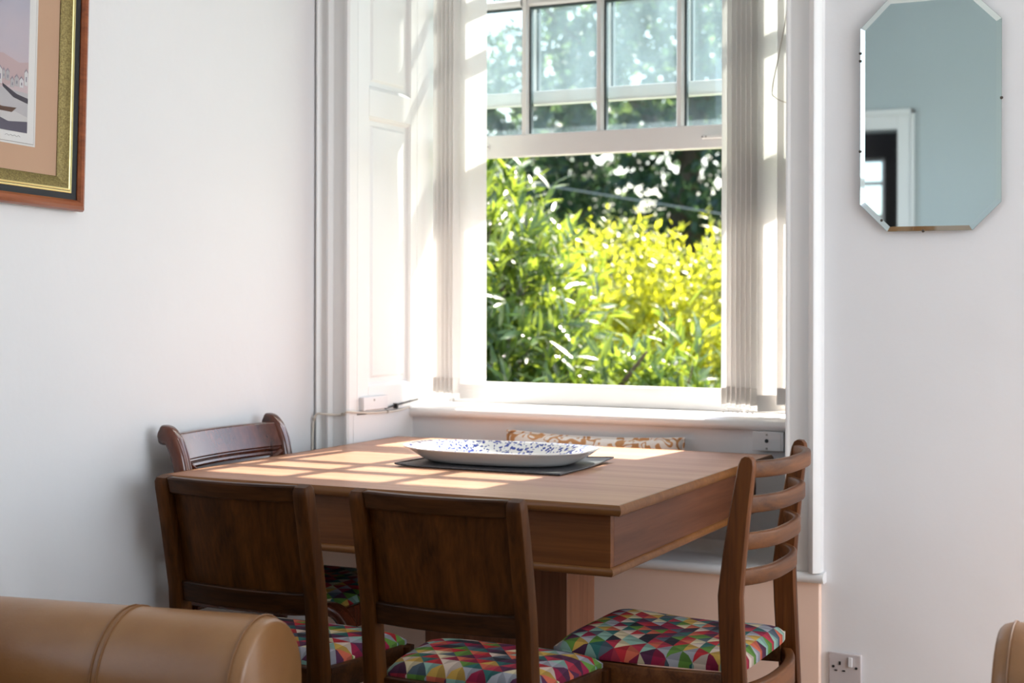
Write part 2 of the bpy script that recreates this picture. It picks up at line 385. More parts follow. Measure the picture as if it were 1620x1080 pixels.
# lower reveal panels beside the seat
struct(MB().box((WX0 - .02, YF, .483), (WX0, 4.225, .84)).build('wall_recess', 'trim'))
struct(MB().box((WX0 - .02, 4.25, .84), (WX0, 4.60, WHEAD)).box((WX1, YF, .483), (WX1 + .02, 4.6, WHEAD)).build('wall_reveal', 'trim'))

# panelled shutters folded in the recess
def shutter():
    r = empty('window_shutter', (WX0, 3.88, .845))
    fx = 0.0
    def bx(n, y0, y1, z0, z1, d0, d1, par=r, bev=.0015):
        return box(n, (-.02 + d0, y0 - 3.88, z0 - .845), (-.02 + d1, y1 - 3.88, z1 - .845), 'trim', par, bev)
    bx('stile', 3.880, 3.946, .845, 2.79, 0, .02); bx('stile', 4.206, 4.250, .845, 2.79, 0, .02)
    for z0, z1 in ((.845, .925), (1.772, 1.858), (2.70, 2.79)): bx('rail', 3.946, 4.206, z0, z1, 0, .02)
    for z0, z1 in ((.925, 1.772), (1.858, 2.70)):
        a, b, c, d = 3.946 - 3.88, 4.206 - 3.88, z0 - .845, z1 - .845
        def ring(i, xx): return [(xx, a + i, c + i), (xx, b - i, c + i), (xx, b - i, d - i), (xx, a + i, d - i)]
        levels = [(0, -.001), (.006, -.004), (.012, -.012), (.026, -.012), (.034, -.006), (.04, -.005)]
        vs = []; fs = []
        for i, xx in levels: vs += ring(i, xx)
        for k in range(len(levels) - 1): fs += [(4 * k + q, 4 * k + (q + 1) % 4, 4 * k + 4 + (q + 1) % 4, 4 * k + 4 + q) for q in range(4)]
        k = len(levels) - 1; fs.append((4 * k, 4 * k + 1, 4 * k + 2, 4 * k + 3))
        MB().add(vs, fs).build('panel', 'trim', r, smooth=20)
    return tag(r, 'white painted panelled shutter folded into the window recess above the small white box', 'shutter')
shutter()

# ------------------------------------------------------------------ sash window
MAT['bar_shade'] = plain('bar_shade_dark', (.05, .075, .08), .5)  # dark colour stands for the shade beside the glazing bars
MAT['glass'] = dusty_glass('dusty_window_glass')
win = struct(empty('window_1', (0, 0, 0)))
SX0, SX1, SY = -2.43, -1.13, 4.53
box('frame_head', (WX0, 4.52, 2.73), (WX1, 4.68, WHEAD), 'trim', win)
box('frame_jamb', (WX0, 4.52, .90), (SX0 + .005, 4.68, 2.73), 'trim', win)
box('frame_jamb', (SX1, 4.50, .90), (WX1, 4.68, 2.73), 'trim', win)
MB().prism([(4.51, .845), (4.51, .872), (4.525, .912), (4.545, .915), (4.70, .90), (4.70, .845)], WX0, WX1, 'X').build('bottom_frame', 'trim', win, .003)
MUN = (-2.165, -1.889, -1.607, -1.330)
def sash(name, y0, y1, zb, zb1, zt, rail_top, bars, muns, label):
    s = box(name, (SX0, y0, zb), (SX1, y1, zb1), 'trim', win, .004); s['label'] = label
    st = .050
    box('stile', (SX0, y0, zb1), (SX0 + .035, y1, zt), 'trim', s, .003); box('stile', (SX1 - .035, y0, zb1), (SX1, y1, zt), 'trim', s, .003)
    box('top_rail', (SX0 + .035, y0, zt - rail_top), (SX1 - .035, y1, zt), 'trim', s, .003)
    xs = [SX0 + .035] + list(muns) + [SX1 - .035]; zs = [zb1] + list(bars) + [zt - rail_top]
    bw = .014
    for xm in muns:
        MB().prism([(xm - bw, y1 - .004), (xm - bw, y0 + .018), (xm - .007, y0 + .004), (xm + .007, y0 + .004), (xm + bw, y0 + .018), (xm + bw, y1 - .004)], zb1, zt - rail_top).build('glazing_bar', 'trim', s)
    for zz in bars:
        for i in range(len(xs) - 1):
            a = xs[i] + (bw if i else 0); b = xs[i + 1] - (bw if i < len(xs) - 2 else 0)
            MB().prism([(y1 - .004, zz - bw), (y0 + .018, zz - bw), (y0 + .004, zz - .007), (y0 + .004, zz + .007), (y0 + .018, zz + bw), (y1 - .004, zz + bw)], a, b, 'X').build('glazing_bar', 'trim', s)
    ym = (y0 + y1) / 2 + .006
    for i in range(len(xs) - 1):
        for k in range(len(zs) - 1):
            box('bar_shade', (xs[i] + (bw if i else 0), ym - .008, zs[k]), (xs[i] + (bw if i else 0) + .007, ym + .012, zs[k + 1]), 'bar_shade', s)  # dark strips at left and top of each pane imitate bar shade
            box('bar_shade', (xs[i] + .02, ym - .008, zs[k + 1] - .007 - (bw if k < len(zs) - 2 else 0)), (xs[i + 1] - .02, ym + .012, zs[k + 1] - (bw if k < len(zs) - 2 else 0)), 'bar_shade', s)
            box('pane', (xs[i], ym - .0015, zs[k]), (xs[i + 1], ym + .0015, zs[k + 1]), 'glass', s)
    return s
lo = sash('lower_sash', 4.530, 4.570, 1.686, 1.762, 2.66, .05, (2.212,), MUN, 'raised sliding sash with small panes')
up = sash('upper_sash', 4.590, 4.630, 1.868, 1.915, 2.73, .05, (2.47,), MUN, 'fixed outer sash behind the raised one')
for xm in (-2.325, -1.487):
    f = MB().sweep([(xm - .035, 4.520, 1.722), (xm + .035, 4.520, 1.722)], rrect(.012, .014, .004)).build('finger_lift', 'trim', lo)
    sx = xm + (.028 if xm < -2 else -.028)
    for d in (-.006, .006):
        MB().tube([(sx + d, 4.5145, 1.722), (sx + d, 4.5125, 1.722)], .003, 8, up=(0, 0, 1)).build('screw', 'steel', f)

# ------------------------------------------------------------------ vertical blind, drawn open to both sides
mv, tv, bv = nt('blind_fabric')
bv.inputs['Base Color'].default_value = (0.93, 0.925, 0.92, 1); bv.inputs['Roughness'].default_value = 0.8
trv = node(tv, 'ShaderNodeBsdfTranslucent'); trv.inputs['Color'].default_value = (0.98, 0.97, 0.96, 1)
mxv = node(tv, 'ShaderNodeMixShader'); mxv.inputs[0].default_value = 0.55
tv.links.new(bv.outputs[0], mxv.inputs[1]); tv.links.new(trv.outputs[0], mxv.inputs[2]); tv.links.new(mxv.outputs[0], tv.nodes['Material Output'].inputs['Surface'])
MAT['vane'] = mv
MAT['weight'] = plain('blind_hem', (.80, .77, .74), .7)
MAT['bead'] = plain('bead_plastic', (0.82, 0.79, 0.74), 0.3)
def blind(name, label, xfront, n, step, ang, zb, yb, extra=0):
    r = empty(name, (xfront, yb, 2.74)); tag(r, label, 'vertical blind', 'split vertical blind')
    dx, dy = math.cos(ang), math.sin(ang)
    rnd = random.Random(int(abs(xfront) * 1000))
    me_w = None
    for i in [0] + list(range(-extra, 0)) + list(range(1, n)):  # negative indices: unseen vanes added to block sun beside the front one
        cx = 0 if i == 0 else -i * .06 if i < 0 else -.022 - i * step; z0 = zb - 2.74 + (.004 * rnd.uniform(-1, 1) + (.018 if i else 0)); a = ang if i <= 0 else R(64) + rnd.uniform(-.05, .05)
        ux, uy = math.cos(a), math.sin(a); nx, ny = -uy * .0006, ux * .0006
        hw = .0445
        p = [(cx - ux * hw, -uy * hw), (cx + ux * hw, uy * hw)]
        pts = [(p[0][0] - nx, p[0][1] - ny), (p[1][0] - nx, p[1][1] - ny), (p[1][0] + nx, p[1][1] + ny), (p[0][0] + nx, p[0][1] + ny)]
        v = MB().prism(pts, z0, -.02).build('vane', 'vane', r, smooth=0)
        q = [(c[0] * 1.0 + (1 if k > 1 else -1) * nx * 2.2, c[1] + (1 if k > 1 else -1) * ny * 2.2) for k, c in enumerate(pts)]
        MB().prism(q, z0 + .002, z0 + .052).build('weight', 'weight', v, smooth=0)
        MB().box((cx - .004, -.004, -.02), (cx + .004, .004, 0)).build('hanger', 'plastic', v)
        if i > 0:   # bead chain between this vane and the one in front
            for side in (-1, 1):
                ex = cx + ux * hw * side; ey = uy * hw * side
                b = MB()
                for k in range(9):
                    t = k / 8; px_ = ex + step * t * (1 if True else 0); pz = z0 + .012 - .035 * 4 * t * (1 - t)
                    b.lathe([(0, .0022), (.0018, .0012), (.0022, 0), (.0018, -.0012), (0, -.0022)], 6, (px_, ey - .004, pz))
                b.build('bead_chain', 'bead', v)
    return r
blind('vertical_blind', 'white vertical blind vanes bunched beside the panelled shutter', -2.268, 7, .0150, R(24), .868, 4.36)
blind('vertical_blind', 'white vertical blind vanes bunched above the white junction box', -1.246, 8, .0150, R(24), .862, 4.36, 2)
hr = MB().box((WX0 + .01, 4.335, 2.742), (WX1 - .01, 4.385, 2.775)).build('blind_headrail', 'plastic', bevel=.003)
tag(hr, 'slim white rail carrying the vertical blind at the window head', 'blind rail')
cd = MB().tube(spline([(-1.176, 4.285, 2.74), (-1.178, 4.285, 2.4), (-1.182, 4.285, 2.08), (-1.204, 4.285, 1.94), (-1.226, 4.285, 1.828), (-1.217, 4.285, 1.802), (-1.180, 4.285, 1.784), (-1.13, 4.285, 1.78)]), .0016, 6).build('pull_cord', plain('cord_white', (.70, .66, .60), .8))
tag(cd, 'thin cream pull cord hanging in a loop beside the blind', 'cord')

# ------------------------------------------------------------------ small fittings
jb = empty('junction_box', (-1.210, 4.225, .80)); tag(jb, 'white square junction box with a black hole under the window board', 'junction box')
MB().box((-.047, -.030, -.041), (.047, 0, .0145)).build('box_body', 'plastic', jb, .003)
MB().box((-.047, -.0315, -.041), (.038, -.030, .0135)).build('cover_plate', 'plastic', jb, .001)
MB().tube([(-.004, -.0335, -.012), (-.004, -.030, -.012)], .0058, 14).build('hole', 'black', jb)
for z in (.006, -.034): MB().tube([(-.004, -.0330, z), (-.004, -.030, z)], .0032, 10).build('screw', 'steel', jb)
ab = empty('sensor_box', (WX0, 3.965, .874)); tag(ab, 'small white alarm box screwed to the foot of the shutter', 'sensor box')
MB().box((0, -.075, -.021), (.016, .075, .021)).build('box_body', 'plastic', ab, .003)
MB().box((.016, -.074, -.0205), (.0175, -.064, .0205)).build('end_cap', 'plastic', ab)
MB().tube([(.0155, -.01, .010), (.0175, -.01, .010)], .0035, 8).build('screw', 'steel', ab)
bc = MB().tube(spline([(WX0 + .005, 4.040, .852), (WX0 + .005, 4.10, .8575), (WX0 + .005, 4.18, .8640), (WX0 + .006, 4.246, .8690)]), .0035, 8)
bco = bc.build('black_cable', 'black'); tag(bco, 'short black cable running from the white alarm box to the sill', 'cable')
MB().sweep([(WX0 + .007, 4.098, .856), (WX0 + .007, 4.106, .8565)], rect(.014, .016)).build('cable_clip', 'black', bco)
wc = MB().tube(spline([(XL + .006, 3.808, .40), (XL + .006, 3.806, .60), (XL + .006, 3.806, .76), (XL + .008, 3.806, .82), (XL + .022, 3.806, .846), (XL + .05, 3.812, .846), (XL + .075, 3.836, .843),
                       (XL + .100, 3.832, .847), (XL + .118, 3.826, .855), (WX0 + .006, 3.86, .852), (WX0 + .006, 3.95, .844), (WX0 + .006, 4.10, .840), (WX0 + .006, 4.19, .846)]), .0035, 8)
wco = wc.build('white_cable', plain('cream_cable', (.68, .62, .54), .5)); tag(wco, 'thin cream cable clipped around the casing below the shutter', 'cable')
for p in ((XL + .012, 3.804, .83), (XL + .10, 3.830, .846), (WX0 + .007, 4.05, .841)):
    MB().sweep([(p[0], p[1] - .003, p[2]), (p[0], p[1] + .003, p[2])], rrect(.010, .010, .003)).build('cable_clip', plain('clip', (.45, .40, .34), .6), wco)

so = empty('wall_socket', (-.9035, YF, .232)); tag(so, 'grey white single power socket with a rocker switch low on the wall', 'power socket')
MB().box((-.043, -.010, -.043), (.043, 0, .043)).build('face_plate', 'socket', so, .003)
for n, a, b in (('earth_slot', (-.0155, -.0112, .012), (-.0105, -.0098, .021)), ('pin_slot', (-.027, -.0112, -.0045), (-.0195, -.0098, -.001)), ('pin_slot', (-.006, -.0112, -.0045), (.0015, -.0098, -.001))):
    MB().box(a, b).build(n, 'black', so)
MB().prism([(-.0165, .010), (-.010, .010), (-.010, .034), (-.0150, .034)], .010, .020, 'X').build('switch', 'plastic', so, .001)
for xx, zz in ((-.030, .007), (.030, .007)): MB().tube([(xx, -.0115, zz), (xx, -.0095, zz)], .0036, 12).build('screw', 'black', so)

# ------------------------------------------------------------------ mirror
MAT['mirror'] = plain('silvered_glass', (0.80, 0.88, 0.89), 0.015, 1.0)
MAT['mirror_bevel'] = plain('bevelled_glass', (0.84, 0.93, 0.92), 0.03, 1.0)
mo = empty('wall_mirror', (-.689, YF, 1.676)); tag(mo, 'tall eight-sided wall mirror without a frame reflecting a doorway', 'mirror')
ow, oh, ch = .176, .2995, .070
def octo(i): 
    w, h, c = ow - i, oh - i, ch - i * .41
    return [(-w + c, -h), (w - c, -h), (w, -h + c), (w, h - c), (w - c, h), (-w + c, h), (-w, h - c), (-w, -h + c)]
MB().prism(octo(.0), -.016, -.0142, 'Y').build('edge', plain('mirror_edge', (.25, .33, .31), .3), mo)
MB().prism(octo(.004), -.0140, 0, 'Y').build('backing', plain('mirror_backing', (.015, .013, .012), .8), mo)
a8, b8 = octo(.0005), octo(.0125)
MB().add([(p[0], -.0163, p[1]) for p in a8] + [(p[0], -.0185, p[1]) for p in b8], [(i, (i + 1) % 8, 8 + (i + 1) % 8, 8 + i) for i in range(8)]).build('bevel_strip', 'mirror_bevel', mo, smooth=0)
MB().add([(p[0], -.0185, p[1]) for p in b8], [tuple(range(8))]).build('mirror_glass', 'mirror', mo, smooth=0)
for cx, cz in ((-ow, .165), (-ow, .145), (-ow, -.09), (-.015, -oh), (ow, .03), (-.12, -.27)):
    MB().lathe([(0, .004), (.003, .003), (.0042, 0), (.003, -.003), (0, -.004)], 8, (cx, -.017, cz)).build('clip', plain('clip_dark', (.05, .04, .03), .5), mo)

# ------------------------------------------------------------------ framed print on the left wall
pf = empty('framed_picture', (XL, 2.776, 1.410)); pf.rotation_euler = (R(-1.8), 0, 0)
tag(pf, 'framed harbour print with beige mount and wood, black and gold frame', 'picture')
PW, PH = .70, .86
# local axes: y runs to the corner (0 at right edge, negative to the left), z up from bottom edge, x out of the wall
def frame_ring(name, prof, mat, smooth=25):
    n = len(prof); vs = []; fs = []
    for (sy, sz) in ((0, 0), (-1, 0), (-1, 1), (0, 1)):
        for inset, h in prof:
            vs.append((h, (-inset if sy == 0 else -PW + inset), (inset if sz == 0 else PH - inset)))
    for k in range(4):
        j = (k + 1) % 4
        fs += [(k * n + i, k * n + (i + 1) % n, j * n + (i + 1) % n, j * n + i) for i in range(n)]
    return MB().add(vs, fs).build(name, mat, pf, smooth=smooth)
MAT['frame_wood'] = wood('frame_wood', (.18, .045, .015), (.36, .105, .036), 'Y', 30, .1, .3, .4)
m, t, b = nt('frame_gold'); b.inputs['Metallic'].default_value = .45; b.inputs['Roughness'].default_value = .5
nz = node(t, 'ShaderNodeTexNoise'); nz.inputs['Scale'].default_value = 260; nz.inputs['Detail'].default_value = 3
co = node(t, 'ShaderNodeTexCoord'); t.links.new(co.outputs['Object'], nz.inputs['Vector'])
rr = ramp(t, [(.35, (.15, .105, .028)), (.65, (.29, .225, .075))]); t.links.new(nz.outputs['Fac'], rr.inputs['Fac']); t.links.new(rr.outputs[0], b.inputs['Base Color'])
MAT['gold'] = m
MAT['gold_line'] = plain('gold_line', (.85, .72, .32), .3, .8)
frame_ring('backing', [(.008, 0), (.008, .012), (.03, .012), (.03, 0)], plain('frame_back', (.06, .035, .03), .6))
frame_ring('outer_frame', [(0, .012), (0, .022), (.004, .030), (.012, .034), (.020, .033), (.026, .027), (.026, .012)], 'frame_wood')
frame_ring('black_band', [(.026, .012), (.026, .024), (.034, .022), (.042, .021), (.042, .012)], plain('frame_black', (.012, .011, .012), .3))
frame_ring('gold_line', [(.042, .012), (.042, .023), (.0435, .024), (.0465, .0235), (.0465, .012)], 'gold_line')
frame_ring('gold_line', [(.0480, .012), (.0480, .0235), (.0495, .0245), (.0525, .0235), (.0525, .012)], 'gold_line')
frame_ring('black_band', [(.0465, .012), (.0465, .0215), (.0480, .0215), (.0480, .012)], plain('frame_black_line', (.03, .02, .012), .4))
frame_ring('gold_slope', [(.0525, .010), (.0525, .023), (.060, .022), (.080, .010), (.080, .006)], 'gold')
MAT['mount'] = paint('mount_card', (.62, .40, .27), .85, 90, .05, .001)
ya, za = .080, .080
def flat(name, y0, y1, z0, z1, h, mat, par=pf, th=.0006):
    return MB().box((h - th, -y1, z0), (h, -y0, z1)).build(name, mat, par)
flat('mount_board', .078, PW - .078, .078, PH - .078, .0080, 'mount')
flat('white_border', .152, PW - .152, .140, PH - .152, .0088, plain('white_card', (.78, .77, .76), .8))
flat('border_line', .1565, PW - .1565, .1445, PH - .1565, .0092, plain('grey_line', (.42, .38, .36), .8))
flat('print_paper', .158, PW - .158, .146, PH - .158, .0096, plain('paper', (.80, .79, .78), .8))
m, t, b = nt('print_sky'); co = node(t, 'ShaderNodeTexCoord'); sp = node(t, 'ShaderNodeSeparateXYZ'); t.links.new(co.outputs['Object'], sp.inputs[0])
nz = node(t, 'ShaderNodeTexNoise'); nz.inputs['Scale'].default_value = 9; nz.inputs['Detail'].default_value = 5; t.links.new(co.outputs['Object'], nz.inputs['Vector'])
ad = node(t, 'ShaderNodeMath', operation='MULTIPLY_ADD'); ad.inputs[1].default_value = .35; t.links.new(nz.outputs['Fac'], ad.inputs[0]); t.links.new(sp.outputs['Z'], ad.inputs[2])
rr = ramp(t, [(.40, (.62, .50, .52)), (.55, (.56, .50, .56)), (.75, (.44, .44, .54))]); t.links.new(ad.outputs[0], rr.inputs['Fac']); t.links.new(rr.outputs[0], b.inputs['Base Color']); b.inputs['Roughness'].default_value = .8
pr = flat('print', .180, PW - .180, .169, PH - .180, .0100, m)
pr['label'] = 'watercolour harbour print with white houses and moored boats'
def blob(name, pts, h, col): return MB().prism([(-a, c) for a, c in pts], h - .0004, h, 'X').build(name, plain(name, col, .85), pr)
blob('printed_water', [(.180, .169), (.520, .169), (.520, .275), (.180, .262)], .0103, (.52, .50, .52))
blob('printed_foreshore', [(.180, .169), (.520, .169), (.520, .215), (.30, .205), (.24, .190), (.180, .196)], .0106, (.13, .12, .16))
blob('printed_sand', [(.180, .196), (.24, .190), (.30, .205), (.30, .21), (.22, .215), (.180, .206)], .0107, (.62, .60, .60))
blob('printed_quay', [(.180, .250), (.215, .256), (.26, .275), (.26, .268), (.225, .247), (.180, .238)], .0107, (.09, .08, .10))
blob('printed_hill', [(.180, .30), (.180, .335), (.21, .33), (.26, .345), (.36, .33), (.52, .34), (.52, .27), (.25, .27)], .0103, (.56, .42, .43))
prnd = random.Random(5)
a = .182
while a < .50:
    w_ = prnd.uniform(.007, .013); h_ = prnd.uniform(.016, .034); c = .262 + prnd.uniform(0, .022) + (a - .18) * .06; g = prnd.uniform(.42, .72)
    blob('printed_house', [(a, c), (a + w_, c), (a + w_, c + h_), (a + w_ / 2, c + h_ + .006), (a, c + h_)], .0108, (g, g * .98, g * 1.0))
    blob('printed_roof', [(a, c + h_), (a + w_ / 2, c + h_ + .006), (a + w_, c + h_), (a + w_, c + h_ + .003), (a + w_ / 2, c + h_ + .010), (a, c + h_ + .003)], .0110, (.30, .26, .31))
    blob('printed_window', [(a + w_ * .3, c + h_ * .3), (a + w_ * .6, c + h_ * .3), (a + w_ * .6, c + h_ * .7), (a + w_ * .3, c + h_ * .7)], .0110, (.26, .24, .30))
    a += w_ + prnd.uniform(0, .004)
blob('printed_boat', [(.215, .224), (.23, .212), (.29, .212), (.31, .232), (.26, .222)], .0110, (.14, .08, .06))
sg = MB().tube(spline([(.0097, -.20 - .006 * i, .1575 + (.003 if i % 2 else 0)) for i in range(9)], 3), .0005, 4).build('signature', plain('pencil', (.3, .28, .27), .9), pf)
m, t, b = nt('picture_glass'); o_ = t.nodes['Material Output']
tp = node(t, 'ShaderNodeBsdfTransparent'); gl = node(t, 'ShaderNodeBsdfGlossy'); gl.inputs['Roughness'].default_value = .03
mx = node(t, 'ShaderNodeMixShader'); mx.inputs[0].default_value = .05
t.links.new(tp.outputs[0], mx.inputs[1]); t.links.new(gl.outputs[0], mx.inputs[2]); t.links.new(mx.outputs[0], o_.inputs['Surface'])
flat('glass', .079, PW - .079, .079, PH - .079, .0135, m)

# ------------------------------------------------------------------ dining table
TX0, TX1, TY0, TY1, TZ = -2.402, -1.163, 2.920, 4.090, .760
tb = empty('dining_table', ((TX0 + TX1) / 2, (TY0 + TY1) / 2, 0)); tag(tb, 'square wooden dining table with a deep boxed apron on a pedestal', 'table')
hx, hy = (TX1 - TX0) / 2, (TY1 - TY0) / 2
MB().box((-hx + .010, -hy + .010, TZ - .022), (hx - .010, hy - .010, TZ)).build('tabletop', 'tabtop', tb, .0015)
def edge_ring(name, inset, z0, z1, depth, mat):
    h = z1 - z0
    prof = [(depth, z0), (.006, z0), (.002, z0 + h * .18), (0, z0 + h * .45), (.001, z0 + h * .7), (.004, z0 + h * .9), (depth * .55, z1), (depth, z1)]
    for (ax, sgn, half, ln) in (('X', -1, hy, hx), ('X', 1, hy, hx), ('Y', -1, hx, hy), ('Y', 1, hx, hy)):
        vs = []
        for end in (-1, 1):
            for d, z in prof:
                along = end * (ln - inset - d); off = sgn * (half - inset - d)
                vs.append((along, off, z) if ax == 'X' else (off, along, z))
        n = len(prof); fs = [tuple(range(n)), tuple(range(n, 2 * n))] + [(i, (i + 1) % n, n + (i + 1) % n, n + i) for i in range(n)]
        MB().add(vs, fs).build(name, mat, tb, smooth=50)
edge_ring('edge_moulding', 0, TZ - .023, TZ + .0003, .0105, 'tabedge')
ai = .040
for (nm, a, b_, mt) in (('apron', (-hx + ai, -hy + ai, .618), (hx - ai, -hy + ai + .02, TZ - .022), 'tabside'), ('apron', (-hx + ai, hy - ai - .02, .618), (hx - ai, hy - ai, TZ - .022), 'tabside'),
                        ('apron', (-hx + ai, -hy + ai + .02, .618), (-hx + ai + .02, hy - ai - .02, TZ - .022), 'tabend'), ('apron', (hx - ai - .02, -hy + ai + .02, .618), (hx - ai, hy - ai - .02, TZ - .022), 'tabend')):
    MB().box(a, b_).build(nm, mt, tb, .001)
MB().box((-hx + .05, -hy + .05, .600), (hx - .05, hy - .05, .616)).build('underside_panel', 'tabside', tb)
edge_ring('base_moulding', .030, .600, .619, .030, 'tabedge')
MB().box((-1.92 + 1.7825, 3.42 - 3.505, .03), (-1.508 + 1.7825, 3.60 - 3.505, .600)).build('pedestal', 'pedestal', tb, .002)
MB().box((-1.97 + 1.7825, 3.36 - 3.505, 0), (-1.46 + 1.7825, 3.68 - 3.505, .03)).build('plinth', 'tabside', tb, .004)

# ------------------------------------------------------------------ chairs
def pad(name, wf, wb, y0, y1, z0, h, parent, mat='fabric', n=22, saddle=0.0, pw=5):
    mb = MB(); vs = []; fs = []
    def P(u, v, top):
        vv = (v + 1) / 2; w = wb + (wf - wb) * vv
        cu = u * (1 - .035 * abs(v) ** 6); cv = v * (1 - .035 * abs(u) ** 6)
        xx = cu * w; yy = y0 + (y1 - y0) * (cv + 1) / 2
        e = (1 - abs(u) ** pw) * (1 - abs(v) ** pw)
        zz = z0 + (h * (.25 + .75 * max(e, 0) ** .45) + saddle * (abs(v) ** 2 - .5) if top else 0)
        return (xx, yy, zz)
    for top in (True, False):
        for i in range(n + 1):
            for k in range(n + 1): vs.append(P(-1 + 2 * i / n, -1 + 2 * k / n, top))
    N = (n + 1) ** 2
    for i in range(n):
        for k in range(n):
            a = i * (n + 1) + k; q = (a, a + n + 1, a + n + 2, a + 1)
            fs.append(q); fs.append(tuple(x + N for x in q[::-1]))
    rim = [i * (n + 1) for i in range(n + 1)] + [n * (n + 1) + k for k in range(1, n + 1)] + [i * (n + 1) + n for i in range(n - 1, -1, -1)] + [k for k in range(n - 1, 0, -1)]
    fs += [(rim[i], rim[(i + 1) % len(rim)], rim[(i + 1) % len(rim)] + N, rim[i] + N) for i in range(len(rim))]
    return mb.add(vs, fs).build(name, mat, parent, smooth=60)

def bowed(x0, x1, y, bow, z0, z1, th, n=12, yl=None):
    """curved rail between two x positions, bowed to -y by bow; yl gives y at (z0, z1)"""
    vs = []; fs = []
    ya_, yb_ = (y, y) if yl is None else yl
    for i in range(n + 1):
        t = i / n; xx = x0 + (x1 - x0) * t; d = -bow * (1 - (2 * t - 1) ** 2)
        vs += [(xx, ya_ + d - th / 2, z0), (xx, ya_ + d + th / 2, z0), (xx, yb_ + d + th / 2, z1), (xx, yb_ + d - th / 2, z1)]
    for i in range(n):
        a = 4 * i; fs += [(a + q, a + (q + 1) % 4, a + 4 + (q + 1) % 4, a + 4 + q) for q in range(4)]
    fs += [(0, 1, 2, 3), (4 * n + 3, 4 * n + 2, 4 * n + 1, 4 * n)]
    return MB().add(vs, fs)

def oak_chair():
    r = empty('dining_chair')
    def yb(z): return np.interp(z, [0, .22, .42, .58, .70, .83], [-.262, -.236, -.226, -.240, -.262, -.292])
    for s in (-1, 1):
        zs = [0, .1, .2, .3, .42, .5, .58, .66, .74, .80, .814, .8205]
        path = [(s * (.172 + .004 * (z - .42)), yb(z), z) for z in zs]
        sc = [(.75, .75), (.8, .8), (.9, .95), (1, 1.05), (1.05, 1.15), (1, 1.08), (1, 1), (1, 1), (1, .95), (1, .9), (.94, .85), (.78, .6)]
        MB().sweep(path, rrect(.034, .036, .004, 2), up=(0, 1, 0), scale=sc).build('back_leg', 'oak', r, smooth=40)
        MB().sweep([(s * .204, .056, .43), (s * .200, .056, .2), (s * .195, .058, 0)], rrect(.036, .036, .004, 2), up=(0, 1, 0), scale=[1, .9, .65]).build('front_leg', 'oak', r, smooth=40)
        MB().sweep([(s * .175, -.20, .408), (s * .203, .042, .408)], rrect(.022, .052, .003, 2)).build('side_rail', 'oakx', r, smooth=40)
        MB().sweep([(s * .173, -.222, .17), (s * .196, .044, .17)], rrect(.018, .026, .003, 2)).build('stretcher', 'oakx', r, smooth=40)
    bowed(-.158, .158, -.286, .020, .785, .8205, .024, yl=(-.281, -.290)).build('crest_rail', 'oakx', r, .004, smooth=40)
    bowed(-.158, .158, -.24, .020, .592, .786, .007, yl=(-.236, -.275)).build('back_panel', 'oak', r, smooth=40)
    bowed(-.157, .157, -.236, .018, .549, .593, .022, yl=(-.237, -.243)).build('lower_rail', 'oakx', r, .003, smooth=40)
    MB().box((-.17, -.222, .382), (.17, -.200, .434)).build('rear_rail', 'oakx', r, .003)
    MB().box((-.186, .042, .382), (.186, .066, .434)).build('front_rail', 'oakx', r, .003)
    MB().sweep([(-.18, -.07, .17), (.18, -.07, .17)], rrect(.018, .024, .003, 2)).build('stretcher', 'oakx', r, smooth=40)
    pad('seat_pad', .212, .170, -.206, .072, .430, .036, r)
    return r
c2 = oak_chair(); c2.location = (-1.382, 2.790, 0)
tag(c2, 'dark oak panel-back chair in front of the table pedestal, its whole back in view', 'chair', 'dark oak chairs at the near side of the table')
c1 = copy_tree(c2); c1.location = (-1.862, 2.792, 0); c1.rotation_euler = (0, 0, R(-1.0)); c1.scale = (1.03, 1, 1)
tag(c1, 'dark oak panel-back chair partly behind the tan leather sofa arm', 'chair', 'dark oak chairs at the near side of the table')

def ladder_chair():
    r = empty('ladderback_chair')
    zs = [0, .15, .30, .43, .52, .60, .68, .76, .84, .866, .879, .8845]
    cy = [-.285, -.248, -.222, -.212, -.207, -.204, -.212, -.222, -.234, -.238, -.240, -.2405]
    wd = [.028, .036, .042, .050, .051, .051, .047, .042, .036, .034, .026, .012]
    for s in (-1, 1):
        path = [(s * .200, cy[i], z) for i, z in enumerate(zs)]
        MB().sweep(path, rrect(.024, 1.0, .0, 1) if False else [(-.012, -.42), (-.007, -.5), (.007, -.5), (.012, -.42), (.012, .42), (.007, .5), (-.007, .5), (-.012, .42)], up=(0, 1, 0), scale=[(1, w) for w in wd]).build('back_leg', 'teakz', r, smooth=50)
        MB().sweep([(s * .186, .165, .44), (s * .184, .167, .2), (s * .18, .17, 0)], circ(.020, 14), up=(0, 1, 0), scale=[1, .9, .6]).build('front_leg', 'teakz', r)
        MB().sweep(spline([(s * .190, -.20, .412), (s * .190, 0, .406), (s * .186, .15, .414)], 5), rrect(.022, .058, .004, 2)).build('side_rail', 'teakx', r, smooth=40)
    for zc, hh, yy in ((.857, .034, -.236), (.785, .035, -.224), (.709, .035, -.214), (.635, .034, -.206)):
        n = 20; path = []
        for i in range(n + 1):
            t = -1 + 2 * i / n
            path.append((t * .194, yy + .004 - .057 * (1 - abs(t) ** 3.0), zc))
        MB().sweep(path, rrect(.017, hh, .005, 2)).build('back_slat', 'teakx', r, smooth=50)
    n = 16; path = [((-1 + 2 * i / n) * .190, -.212 - .040 * (1 - abs(-1 + 2 * i / n) ** 2.4), .385) for i in range(n + 1)]
    MB().sweep(path, rrect(.022, .060, .004, 2)).build('rear_rail', 'teakx', r, smooth=50)
    MB().sweep([(-.175, .172, .412), (.175, .172, .412)], rrect(.022, .055, .004, 2)).build('front_rail', 'teakx', r, smooth=40)
    pad('seat_pad', .208, .176, -.222, .196, .440, .040, r, n=26, saddle=.014)
    return r
